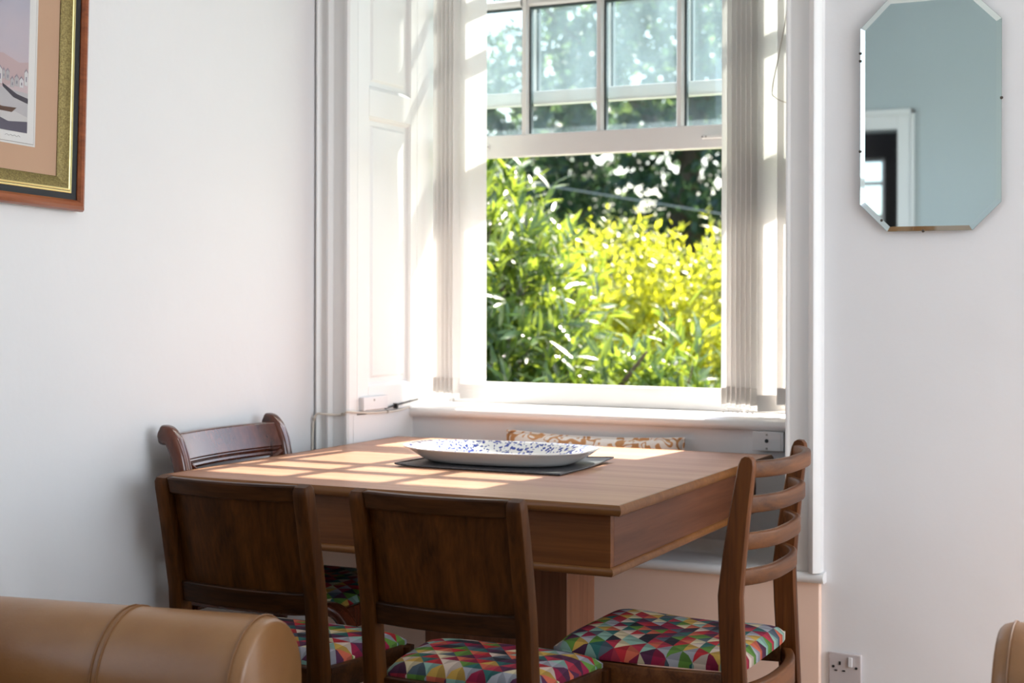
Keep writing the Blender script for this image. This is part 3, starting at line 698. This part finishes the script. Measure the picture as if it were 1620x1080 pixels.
c3 = ladder_chair(); c3.location = (-1.110, 3.075, 0); c3.rotation_euler = (0, 0, R(90))
tag(c3, 'teak ladder-back chair with four curved slats and a harlequin seat', 'chair')

def scroll_chair():
    r = empty('scroll_back_chair')
    for s in (-1, 1):
        pts = spline([(s * .205, -.335, 0), (s * .215, -.275, .22), (s * .220, -.240, .42), (s * .224, -.240, .58), (s * .226, -.246, .70), (s * .228, -.260, .78), (s * .229, -.280, .828), (s * .229, -.297, .842), (s * .229, -.318, .846)], 5)
        n = len(pts); sc = []
        for i in range(n):
            t = i / (n - 1); k = .8 + .25 * t
            if t > .80: k = 1.0 + .25 * math.sin((t - .80) / .20 * math.pi * .8)
            if i == n - 1: k = .55
            sc.append((1.0, k))
        MB().sweep(pts, rrect(.044, .042, .015, 4), up=(0, 1, 0), scale=sc).build('back_leg', 'mahog', r, smooth=60)
        for d in (-.009, .009):
            MB().tube([(p.x + d, p.y + .0205 * (.8 + .25 * i / n), p.z + .002) for i, p in enumerate(pts[10:-6])], .004, 6, up=(0, 1, 0)).build('reed', 'mahog', r)
        side = spline([(s * .222, -.225, .425), (s * .224, -.08, .425), (s * .226, .10, .430), (s * .226, .195, .440), (s * .226, .240, .415), (s * .226, .258, .36), (s * .225, .245, .22), (s * .222, .262, .10), (s * .220, .300, 0)], 5)
        MB().sweep(side, rrect(.028, .052, .010, 3), up=(s, 0, 0) if False else (1, 0, 0), scale=[1.0 if i < 25 else 1.0 - .45 * (i - 25) / 16 for i in range(len(side))]).build('front_leg', 'mahog', r, smooth=60)
    bowed(-.212, .212, -.28, .026, .780, .848, .024, yl=(-.258, -.287)).build('crest_rail', 'mahog', r, .004, smooth=50)
    for z, yy in ((.776, -.256), (.763, -.253)):
        path = [((-1 + 2 * i / 14) * .212, yy - .028 * (1 - (-1 + 2 * i / 14) ** 2), z) for i in range(15)]
        MB().tube(path, .0075, 8).build('crest_bead', 'mahog', r)
    for s in (-1, 1):
        for k, d in ((0, -.009), (1, .009)):
            path = [(s * (.205 - .41 * t), -.250 - .024 * (1 - (2 * t - 1) ** 2) + (.006 * s if False else 0), .758 - .22 * t + d) for t in [i / 12 for i in range(13)]]
            MB().tube(path, .0085, 8).build('cross_stay', 'mahog', r)
    MB().sweep([(-.21, -.240, .520), (.21, -.240, .520)], rrect(.018, .030, .004, 2)).build('lower_rail', 'mahog', r, smooth=40)
    MB().sweep([(-.215, -.225, .418), (.215, -.225, .418)], rrect(.022, .050, .004, 2)).build('rear_rail', 'mahog', r, smooth=40)
    MB().sweep([(-.214, .222, .412), (.214, .222, .412)], rrect(.024, .056, .004, 2)).build('front_rail', 'mahog', r, smooth=40)
    pad('seat_pad', .208, .205, -.218, .222, .425, .042, r)
    return r
c4 = scroll_chair(); c4.location = (-2.180, 3.283, 0); c4.rotation_euler = (0, 0, R(-90))
tag(c4, 'mahogany scroll-back chair with a crossed back tucked between table and wall', 'chair')

# ------------------------------------------------------------------ placemat and platter
MAT['mat'] = None
m, t, b = nt('woven_mat'); co = node(t, 'ShaderNodeTexCoord'); sp = node(t, 'ShaderNodeTexBrick')
mp = node(t, 'ShaderNodeMapping'); mp.inputs['Scale'].default_value = (120, 120, 120); t.links.new(co.outputs['Object'], mp.inputs[0]); t.links.new(mp.outputs[0], sp.inputs['Vector'])
sp.inputs['Color1'].default_value = (.05, .05, .055, 1); sp.inputs['Color2'].default_value = (.11, .11, .12, 1); sp.inputs['Mortar'].default_value = (.01, .01, .012, 1); sp.inputs['Scale'].default_value = 1.0
t.links.new(sp.outputs['Color'], b.inputs['Base Color']); b.inputs['Roughness'].default_value = .45
bp = node(t, 'ShaderNodeBump'); bp.inputs['Strength'].default_value = .6; bp.inputs['Distance'].default_value = .001; t.links.new(sp.outputs['Fac'], bp.inputs['Height']); t.links.new(bp.outputs[0], b.inputs['Normal'])
MAT['mat'] = m
pm = empty('placemat', (-1.735, 3.527, TZ)); tag(pm, 'dark grey woven placemat under the blue and white platter', 'placemat')
vs = []; fs = []; NX, NY = 24, 18
for k in range(2):
    for i in range(NX + 1):
        for j in range(NY + 1):
            u, v = -1 + 2 * i / NX, -1 + 2 * j / NY
            lift = .010 * max(0, (u + v) / 2 - .45) ** 1.3 * 2 + .004 * max(0, -u - .8) * 5 * (0.5 - .5 * v)
            vs.append((u * .236, v * .175, .0008 + .003 * k + lift))
N = (NX + 1) * (NY + 1)
for i in range(NX):
    for j in range(NY):
        a = i * (NY + 1) + j; q = (a, a + NY + 1, a + NY + 2, a + 1); fs += [q[::-1], tuple(x + N for x in q)]
rim = [i * (NY + 1) for i in range(NX + 1)] + [NX * (NY + 1) + j for j in range(1, NY + 1)] + [i * (NY + 1) + NY for i in range(NX - 1, -1, -1)] + [j for j in range(NY - 1, 0, -1)]
fs += [(rim[i], rim[(i + 1) % len(rim)], rim[(i + 1) % len(rim)] + N, rim[i] + N) for i in range(len(rim))]
MB().add(vs, fs).build('woven_mat', 'mat', pm, smooth=40)
path = [(u * .2375, v * .1765, .0040 + .010 * max(0, (u + v) / 2 - .45) ** 1.3 * 2 + .004 * max(0, -u - .8) * 5 * (0.5 - .5 * v)) for u, v in
        [(-1 + 2 * i / 20, -1) for i in range(20)] + [(1, -1 + 2 * i / 16) for i in range(16)] + [(1 - 2 * i / 20, 1) for i in range(20)] + [(-1, 1 - 2 * i / 16) for i in range(16)]]
MB().tube(path, .0022, 6, closed=True).build('stitched_edge', 'mat', pm)

m, t, b = nt('blue_white_china'); co = node(t, 'ShaderNodeTexCoord')
b.inputs['Roughness'].default_value = .12; b.inputs['Coat Weight'].default_value = .4
sp = node(t, 'ShaderNodeSeparateXYZ'); t.links.new(co.outputs['Object'], sp.inputs[0])
nzd = node(t, 'ShaderNodeTexNoise'); nzd.inputs['Scale'].default_value = 60; t.links.new(co.outputs['Object'], nzd.inputs['Vector'])
vo = node(t, 'ShaderNodeTexVoronoi'); vo.inputs['Scale'].default_value = 105
mxv2 = node(t, 'ShaderNodeMixRGB'); mxv2.inputs['Fac'].default_value = .02; t.links.new(co.outputs['Object'], mxv2.inputs['Color1']); t.links.new(nzd.outputs['Color'], mxv2.inputs['Color2']); t.links.new(mxv2.outputs[0], vo.inputs['Vector'])
v2 = node(t, 'ShaderNodeTexVoronoi'); v2.inputs['Scale'].default_value = 34; t.links.new(co.outputs['Object'], v2.inputs['Vector'])
lt = node(t, 'ShaderNodeMath', operation='LESS_THAN'); lt.inputs[1].default_value = .46; t.links.new(vo.outputs['Distance'], lt.inputs[0])
l2 = node(t, 'ShaderNodeMath', operation='LESS_THAN'); l2.inputs[1].default_value = .75; t.links.new(v2.outputs['Distance'], l2.inputs[0])
mu = node(t, 'ShaderNodeMath', operation='MULTIPLY'); t.links.new(lt.outputs[0], mu.inputs[0]); t.links.new(l2.outputs[0], mu.inputs[1])
gz = node(t, 'ShaderNodeNewGeometry'); sn = node(t, 'ShaderNodeSeparateXYZ'); 
tn = node(t, 'ShaderNodeVectorTransform', vector_type='NORMAL', convert_from='WORLD', convert_to='OBJECT'); t.links.new(gz.outputs['Normal'], tn.inputs[0]); t.links.new(tn.outputs[0], sn.inputs[0])
up_ = node(t, 'ShaderNodeMath', operation='GREATER_THAN'); up_.inputs[1].default_value = .12; t.links.new(sn.outputs['Z'], up_.inputs[0])
m3 = node(t, 'ShaderNodeMath', operation='MULTIPLY'); t.links.new(mu.outputs[0], m3.inputs[0]); t.links.new(up_.outputs[0], m3.inputs[1])
mc = node(t, 'ShaderNodeMixRGB'); mc.inputs['Color1'].default_value = (.80, .79, .77, 1); mc.inputs['Color2'].default_value = (.035, .06, .30, 1)
t.links.new(m3.outputs[0], mc.inputs['Fac']); t.links.new(mc.outputs[0], b.inputs['Base Color'])
MAT['china'] = m
def platter():
    r = empty('serving_platter', (-1.752, 3.535, TZ + .0065), R(3)); tag(r, 'large oval white platter sprinkled with small blue flowers', 'platter')
    prof = [(0, .006), (.60, .0065), (.74, .010), (.84, .022), (.90, .031), (.985, .0375), (1.0, .0380), (1.0, .0355), (.985, .0340), (.90, .0230), (.82, .010), (.76, .002), (.70, .0), (.66, .0), (.65, .003), (0, .003)]
    A, B, n = .268, .163, 96; vs = []; fs = []; k = len(prof)
    for i in range(n):
        a = 2 * math.pi * i / n; ca, sa = math.cos(a), math.sin(a)
        e = 2.6; q = (abs(ca) ** e + abs(sa) ** e) ** (-1 / e)
        for j, (f, z) in enumerate(prof):
            sc = 1.0
            if f > .88: sc = 1 + .012 * (f - .88) / .12 * (abs(math.cos(6 * a)) ** .6 - .5) * (1.4 if abs(ca) > .8 else .6)
            vs.append((A * f * q * ca * sc, B * f * q * sa * sc, z + (.004 * (abs(ca) ** 4) if f > .9 else 0)))
    for i in range(n):
        j2 = (i + 1) % n; fs += [(i * k + j, j2 * k + j, j2 * k + j + 1, i * k + j + 1) for j in range(k - 1)]
    MB().add(vs, fs).build('dish', 'china', r, smooth=70)
    return r
platter()

# ------------------------------------------------------------------ cushion on the window seat
m, t, b = nt('damask_fabric'); co = node(t, 'ShaderNodeTexCoord')
b.inputs['Roughness'].default_value = .85
nz = node(t, 'ShaderNodeTexNoise'); nz.inputs['Scale'].default_value = 17; nz.inputs['Detail'].default_value = 0.6; nz.inputs['Distortion'].default_value = 1.3
t.links.new(co.outputs['Object'], nz.inputs['Vector'])
wv = node(t, 'ShaderNodeMath', operation='MULTIPLY'); wv.inputs[1].default_value = 26; t.links.new(nz.outputs['Fac'], wv.inputs[0])
sn_ = node(t, 'ShaderNodeMath', operation='SINE'); t.links.new(wv.outputs[0], sn_.inputs[0])
n2 = node(t, 'ShaderNodeTexNoise'); n2.inputs['Scale'].default_value = 15; n2.inputs['Detail'].default_value = 0; t.links.new(co.outputs['Object'], n2.inputs['Vector'])
sm = node(t, 'ShaderNodeMath', operation='MULTIPLY_ADD'); sm.inputs[1].default_value = 2.4; sm.inputs[2].default_value = -1.0; t.links.new(n2.outputs['Fac'], sm.inputs[0])
ad = node(t, 'ShaderNodeMath', operation='ADD'); t.links.new(sn_.outputs[0], ad.inputs[0]); t.links.new(sm.outputs[0], ad.inputs[1])
rr = ramp(t, [(.0, (.74, .73, .70)), (.25, (.74, .73, .70)), (.33, (.52, .29, .13)), (1, (.46, .24, .10))]); t.links.new(ad.outputs[0], rr.inputs['Fac'])
t.links.new(rr.outputs[0], b.inputs['Base Color']); MAT['damask'] = m
cu = empty('cushion', (-1.752, 4.138, .484)); tag(cu, 'white cushion with tan scroll pattern leaning on the window seat', 'cushion'); cu.rotation_euler = (R(-6), 0, 0)
vs = []; fs = []; n = 28
W2, H2, T2 = .294, .150, .048
for sgn in (-1, 1):
    for i in range(n + 1):
        for k in range(n + 1):
            u, v = -1 + 2 * i / n, -1 + 2 * k / n
            px_ = u * W2 * (1 - .05 * (1 - abs(u) ** 2) * abs(v) ** 3 - .03 * (1 - v * v) * abs(u) ** 6); pz_ = v * H2 * (1 - .07 * (1 - u * u) * abs(v) ** 6) 
            th = T2 * max(0, (1 - abs(u) ** 3.2) * (1 - abs(v) ** 3.2)) ** .55
            vs.append((px_, sgn * th, pz_ + H2 + .004))
N = (n + 1) ** 2
for i in range(n):
    for k in range(n):
        a = i * (n + 1) + k; q = (a, a + n + 1, a + n + 2, a + 1); fs += [q, tuple(x + N for x in q[::-1])]
mb = MB().add(vs, fs)
o = mb.build('cover', 'damask', cu, smooth=80)
bm = bmesh.new(); bm.from_mesh(o.data); bmesh.ops.remove_doubles(bm, verts=bm.verts, dist=1e-5); bmesh.ops.recalc_face_normals(bm, faces=bm.faces); bm.to_mesh(o.data); bm.free()
seam = [(vs[i][0], 0, vs[i][2]) for i in ([i * (n + 1) for i in range(n + 1)] + [n * (n + 1) + k for k in range(1, n + 1)] + [i * (n + 1) + n for i in range(n - 1, -1, -1)] + [k for k in range(n - 1, 0, -1)])]
MB().tube(seam, .0035, 6, up=(0, 1, 0), closed=True).build('piping', 'damask', cu)

# ------------------------------------------------------------------ leather sofas
m, t, b = nt('tan_leather'); co = node(t, 'ShaderNodeTexCoord')
nz = node(t, 'ShaderNodeTexNoise'); nz.inputs['Scale'].default_value = 5; nz.inputs['Detail'].default_value = 6; t.links.new(co.outputs['Object'], nz.inputs['Vector'])
rr = ramp(t, [(.3, (.23, .098, .030)), (.7, (.31, .150, .054))]); t.links.new(nz.outputs['Fac'], rr.inputs['Fac']); t.links.new(rr.outputs[0], b.inputs['Base Color'])
b.inputs['Roughness'].default_value = .42; b.inputs['Coat Weight'].default_value = .22; b.inputs['Coat Roughness'].default_value = .25
n2 = node(t, 'ShaderNodeTexVoronoi'); n2.inputs['Scale'].default_value = 240; t.links.new(co.outputs['Object'], n2.inputs['Vector'])
n3 = node(t, 'ShaderNodeTexNoise'); n3.inputs['Scale'].default_value = 9; n3.inputs['Detail'].default_value = 5; t.links.new(co.outputs['Object'], n3.inputs['Vector'])
ma = node(t, 'ShaderNodeMath', operation='MULTIPLY_ADD'); ma.inputs[1].default_value = .04; t.links.new(n2.outputs['Distance'], ma.inputs[0]); t.links.new(n3.outputs['Fac'], ma.inputs[2])
bp = node(t, 'ShaderNodeBump'); bp.inputs['Strength'].default_value = .25; bp.inputs['Distance'].default_value = .01; t.links.new(ma.outputs[0], bp.inputs['Height']); t.links.new(bp.outputs[0], b.inputs['Normal'])
MAT['leather'] = m
MAT['seam'] = plain('leather_seam', (.20, .090, .032), .5)
def sofa_leather():
    r = empty('leather_sofa')
    D, L, AH, AW = .95, 1.90, .620, .27
    def arm_prof(w=AW, h=AH, off=0.0):
        rr_ = w / 2 + off; zc = h - w / 2
        out = [(-rr_ * .96, .06), (-rr_ * .96, zc * .5)]
        out += [(-rr_ * math.cos(R(a)), zc + rr_ * math.sin(R(a)) ) for a in range(0, 181, 10)]
        out += [(rr_ * .96, zc * .5), (rr_ * .96, .06)]
        return out
    for yc in (-AW / 2, -L + AW / 2):
        # skin built in rings so that the front end rounds over
        rings = [(-D, 1.0), (-.30, 1.0), (-.05, 1.0), (-.02, .985), (-.006, .95), (0, .90)]
        P = arm_prof(); k = len(P); vs = []; fs = []
        zc = AH - AW / 2
        for xx, s in rings: vs += [(xx, yc + p[0] * s, zc + (p[1] - zc) * s if p[1] > zc else p[1]) for p in P]
        for i in range(len(rings) - 1): fs += [(i * k + q, i * k + (q + 1) % k, (i + 1) * k + (q + 1) % k, (i + 1) * k + q) for q in range(k)]
        fs += [tuple(range(k))[::-1], tuple((len(rings) - 1) * k + q for q in range(k))]
        a = MB().add(vs, fs).build('arm', 'leather', r, smooth=60)
        for xx, off in ((-.285, .0012), (-.298, .0012), (-.026, .0005)):
            MB().tube([(xx, yc + p[0], p[1]) for p in arm_prof(off=off)], .0022, 6, up=(1, 0, 0)).build('seam', 'seam', a)
    MB().box((-D, -L + AW, .06), (-.02, -AW, .28)).build('base', 'leather', r, .02)
    for i in range(2):
        y0 = -L + AW + .004 + i * (L - 2 * AW) / 2; y1 = y0 + (L - 2 * AW) / 2 - .008
        MB().box((-D + .24, y0, .282), (.0, y1, .44)).build('seat_cushion', 'leather', r, .045, seg=4)
        MB().box((-D + .12, y0, .442), (-D + .30, y1, .80)).build('back_cushion', 'leather', r, .06, seg=4)
    MB().box((-D, -L + AW, .28), (-D + .12, -AW, .76)).build('back', 'leather', r, .05, seg=4)
    for xx in (-D + .06, -.08):
        for yy in (-.08, -L + .08): MB().box((xx - .025, yy - .025, 0), (xx + .025, yy + .025, .06)).build('foot', 'oak', r)
    return r
s1 = sofa_leather(); s1.location = (-1.585, 2.355, 0); s1.rotation_euler = (0, 0, R(9))
tag(s1, 'tan leather sofa whose rounded arm shows in front of the oak chair', 'sofa')
s2 = copy_tree(s1); s2.location = (-.372, 1.02, 0); s2.rotation_euler = (0, 0, R(180))
tag(s2, 'tan leather sofa showing only an arm end near the power socket wall', 'sofa')

# ------------------------------------------------------------------ garden
MAT['lawn'] = paint('lawn', (.09, .16, .03), .9, 40, .6, .03, .4)
struct(box('ground', (-40, 4.72, -.9), (30, 60, -.6), 'lawn'))
MAT['bark'] = paint('bark', (.16, .12, .09), .9, 30, .6, .01, .4)
rng = np.random.default_rng(7)
CAMP = np.array([0, 0, 1.2])

def leaf_template(w, fold=.25, seg=4):
    ts = np.linspace(0, 1, seg + 1); vs = [(0, 0, 0)]; fs = []
    for t_ in ts[1:-1]:
        h = w * math.sin(math.pi * t_ ** .8) ; z = -.10 * t_ * t_
        vs += [(-h, t_, z + fold * h), (0, t_, z), (h, t_, z + fold * h)]
    vs.append((0, 1, -.10)); last = len(vs) - 1; k = seg - 1
    fs += [(0, 2, 1), (0, 3, 2)]
    for i in range(k - 1):
        a = 1 + 3 * i; fs += [(a, a + 1, a + 4, a + 3), (a + 1, a + 2, a + 5, a + 4)]
    a = 1 + 3 * (k - 1); fs += [(a, a + 1, last), (a + 1, a + 2, last)]
    return np.array(vs), fs

def shrub(name, label, cat, blobs, nshoot, nleaf, shoot_len, leaf_len, leaf_w, mat, up=.8, parts=0, trunk=None, spread=1.0, group=None, base_z=-.6):
    r = empty(name, (blobs[0][0][0], blobs[0][0][1], base_z)); tag(r, label, cat, group)
    org = np.array(r.location)
    vol = np.array([b_[1][0] * b_[1][1] * b_[1][2] for b_ in blobs]); prob = vol / vol.sum()
    T, F = leaf_template(leaf_w)
    which = rng.choice(len(blobs), nshoot, p=prob)
    C = np.array([b_[0] for b_ in blobs])[which]; S = np.array([b_[1] for b_ in blobs])[which]
    d = rng.normal(size=(nshoot, 3)); d /= np.linalg.norm(d, axis=1)[:, None]
    rad = rng.uniform(0, 1, nshoot) ** (1 / 2.2)
    P0 = C + d * rad[:, None] * S
    dirn = d * .8 * spread + rng.normal(size=(nshoot, 3)) * .35 + np.array([0, 0, up]); dirn /= np.linalg.norm(dirn, axis=1)[:, None]
    # leaves along shoots
    t_ = rng.uniform(.1, 1.05, (nshoot, nleaf)); Ln = shoot_len * rng.uniform(.6, 1.3, nshoot)
    LP = P0[:, None, :] + dirn[:, None, :] * (t_ * Ln[:, None])[..., None]
    side = rng.normal(size=(nshoot, nleaf, 3)); side -= (side * dirn[:, None, :]).sum(-1, keepdims=True) * dirn[:, None, :]
    side /= np.linalg.norm(side, axis=-1, keepdims=True)
    ang = rng.uniform(.5, 1.15, (nshoot, nleaf))[..., None]
    LD = dirn[:, None, :] * np.cos(ang) + side * np.sin(ang); LN = dirn[:, None, :] * np.sin(ang) - side * np.cos(ang)
    LD = LD.reshape(-1, 3); LN = LN.reshape(-1, 3); LP = LP.reshape(-1, 3)
    sz = leaf_len * rng.uniform(.55, 1.25, len(LP))
    LS = np.cross(LD, LN)
    idx = np.arange(len(LP)); chosen = []
    if parts:
        rel = LP - CAMP; sx_ = rel[:, 0] / rel[:, 1]; sz_ = rel[:, 2] / rel[:, 1]
        ok = (sx_ > -.50) & (sx_ < -.325) & (sz_ > -.06) & (sz_ < .22)
        score = np.where(ok, sz / rel[:, 1], 0); chosen = np.argsort(-score)[:parts]
        idx = np.setdiff1d(idx, chosen)
    V = (LP[idx, None, :] - org + (LS[idx, None, :] * T[None, :, 0:1] + LD[idx, None, :] * T[None, :, 1:2] + LN[idx, None, :] * T[None, :, 2:3]) * sz[idx, None, None]).reshape(-1, 3)
    nv = len(T); loops = []; starts = []; totals = []
    Fl = [np.array(f) for f in F]
    me = bpy.data.meshes.new('foliage'); me.vertices.add(len(V)); me.vertices.foreach_set('co', V.ravel().astype(np.float32))
    off = (np.arange(len(idx)) * nv)[:, None]
    flat_tpl = np.concatenate(Fl); cnt = np.array([len(f) for f in F])
    L_all = (off + flat_tpl[None, :]).ravel(); tot = np.tile(cnt, len(idx)); st = np.concatenate([[0], np.cumsum(tot)[:-1]])
    me.loops.add(len(L_all)); me.loops.foreach_set('vertex_index', L_all.astype(np.int32))
    me.polygons.add(len(tot)); me.polygons.foreach_set('loop_start', st.astype(np.int32)); me.polygons.foreach_set('loop_total', tot.astype(np.int32))
    me.polygons.foreach_set('use_smooth', np.ones(len(tot), dtype=bool))
    me.update(calc_edges=True); me.materials.append(MAT[mat])
    o = bpy.data.objects.new('foliage', me); COL.objects.link(o); o.parent = r; o['kind'] = 'stuff'
    if len(chosen):
        lm = bpy.data.meshes.new('leaf'); lm.from_pydata([tuple(p) for p in T], [], F); lm.materials.append(MAT[mat])
        lm.polygons.foreach_set('use_smooth', [True] * len(lm.polygons))
        for i in chosen:
            q = bpy.data.objects.new('leaf', lm); COL.objects.link(q); q.parent = r
            M4 = Matrix((LS[i], LD[i], LN[i])).transposed().to_4x4()
            q.matrix_local = Matrix.Translation(Vector(LP[i] - org)) @ M4 @ Matrix.Scale(sz[i], 4)
    # twigs
    mb = MB()
    sel = rng.choice(nshoot, min(nshoot, 260), replace=False)
    for i in sel:
        a = P0[i] - org; b_ = a + dirn[i] * Ln[i] * .8
        mb.tube([a, b_], .004, 4, cap=False)
    to = mb.build('twigs', 'bark', r, smooth=0); to['kind'] = 'stuff'
    for q, (path, rads) in enumerate(trunk or []):
        pts = spline([np.array(p) - org for p in path], 5); n_ = len(pts)
        MB().sweep(pts, circ(1.0, 8), up=(.3, 1, 0), scale=[np.interp(k / (n_ - 1), np.linspace(0, 1, len(rads)), rads) for k in range(n_)]).build('trunk' if q == 0 else 'branch', 'bark', r)
    return r
MAT['leaf_a'] = leaf_mat('glossy_green_leaf', (.05, .10, .03), (.05, .14, .02), .26, .30, .5, (.50, .64, .06))
MAT['leaf_b'] = leaf_mat('yellow_green_leaf', (.12, .15, .03), (.30, .40, .03), .30, .52, .45, (.98, .97, .06))
MAT['leaf_c'] = leaf_mat('dark_tree_leaf', (.035, .070, .045), (.08, .15, .06), .5, .40)
MAT['leaf_d'] = leaf_mat('soft_green_leaf', (.08, .13, .05), (.30, .42, .12), .5, .45)
shrub('glossy_shrub', 'glossy long-leaved green shrub just outside the open window', 'shrub',
      [((-3.60, 7.1, .85), (.55, .6, .90)), ((-3.05, 6.9, .25), (.9, .45, .62)), ((-2.30, 6.9, .30), (.45, .45, .62)), ((-4.2, 7.3, 1.2), (.6, .5, .8))], 2300, 10, .26, .140, .100, 'leaf_a', .75, 300,
      [([(-3.4, 7.2, -.6), (-3.4, 7.15, .3), (-3.55, 7.1, 1.4)], [.05, .04, .015]), ([(-3.3, 7.2, -.5), (-2.9, 6.9, .5), (-2.5, 6.6, .95)], [.03, .02, .008])])
shrub('golden_shrub', 'golden yellow-green sunlit shrub behind the glossy one', 'shrub',
      [((-3.62, 9.0, .74), (.68, .6, .88)), ((-3.00, 9.1, .72), (.55, .6, .82)), ((-4.2, 9.0, .48), (.65, .5, .76)), ((-2.3, 9.1, .6), (.55, .5, .76))], 3200, 10, .21, .068, .17, 'leaf_b', .8, 300,
      [([(-3.2, 9.1, -.6), (-3.25, 9.05, .3), (-3.3, 9.0, 1.2)], [.05, .04, .015])])
shrub('dark_tree', 'tall dark green tree with spreading boughs beyond the golden shrub', 'tree',
      [((-4.6, 14.0, 3.0), (2.2, 1.2, 1.7)), ((-3.2, 13.5, 2.3), (1.6, 1.0, 1.6)), ((-6.9, 14.5, 2.6), (1.6, 1.1, 1.4)), ((-5.6, 14.2, 5.0), (2.2, 1.2, 1.5))], 2100, 13, .40, .12, .26, 'leaf_c', .2, 0,
      [([(-5.2, 14.3, -.6), (-5.1, 14.2, 1.4), (-4.8, 14.1, 3.2), (-4.9, 14, 5.2)], [.20, .15, .09, .03]), ([(-5.1, 14.2, 1.4), (-4.2, 13.6, 2.4), (-3.0, 13.2, 2.9)], [.09, .06, .02]),
       ([(-4.9, 14.1, 2.6), (-5.8, 14.0, 3.6), (-6.6, 14.0, 4.4)], [.08, .05, .02]), ([(-4.85, 14.1, 3.0), (-4.2, 13.9, 4.0), (-3.6, 13.8, 4.7)], [.07, .04, .02])], group='trees beyond the garden')
shrub('pale_tree', 'pale feathery green tree seen through the upper panes', 'tree',
      [((-7.6, 17.5, 3.8), (1.6, 1.1, 2.2)), ((-5.4, 18.0, 4.6), (1.8, 1.0, 1.4)), ((-8.6, 17.5, 1.6), (1.8, 1.2, 1.6))], 800, 12, .45, .15, .24, 'leaf_d', .3, 0,
      [([(-7.6, 17.6, -.6), (-7.5, 17.5, 2), (-7.4, 17.4, 4.6)], [.18, .12, .04])], group='trees beyond the garden')
shrub('hedge', 'deep green hedge closing the far end of the garden', 'hedge',
      [((-10, 22, .6), (2.2, .8, 1.6)), ((-7, 22, .6), (2.2, .8, 1.7)), ((-4.4, 22, .6), (2.2, .8, 1.6)), ((-1.5, 22, .6), (2.2, .8, 1.6))], 2200, 14, .4, .16, .3, 'leaf_c', .4, 0)
ow_ = MB().tube([(-8.6, 11.0, 2.75), (-4.8, 11.3, 2.09), (-2.5, 11.5, 1.68), (0.5, 11.8, 1.2)], .006, 6).build('overhead_wire', plain('wire_grey', (.45, .45, .45), .5))
tag(ow_, 'thin grey wire slanting across the garden before the trees', 'wire')
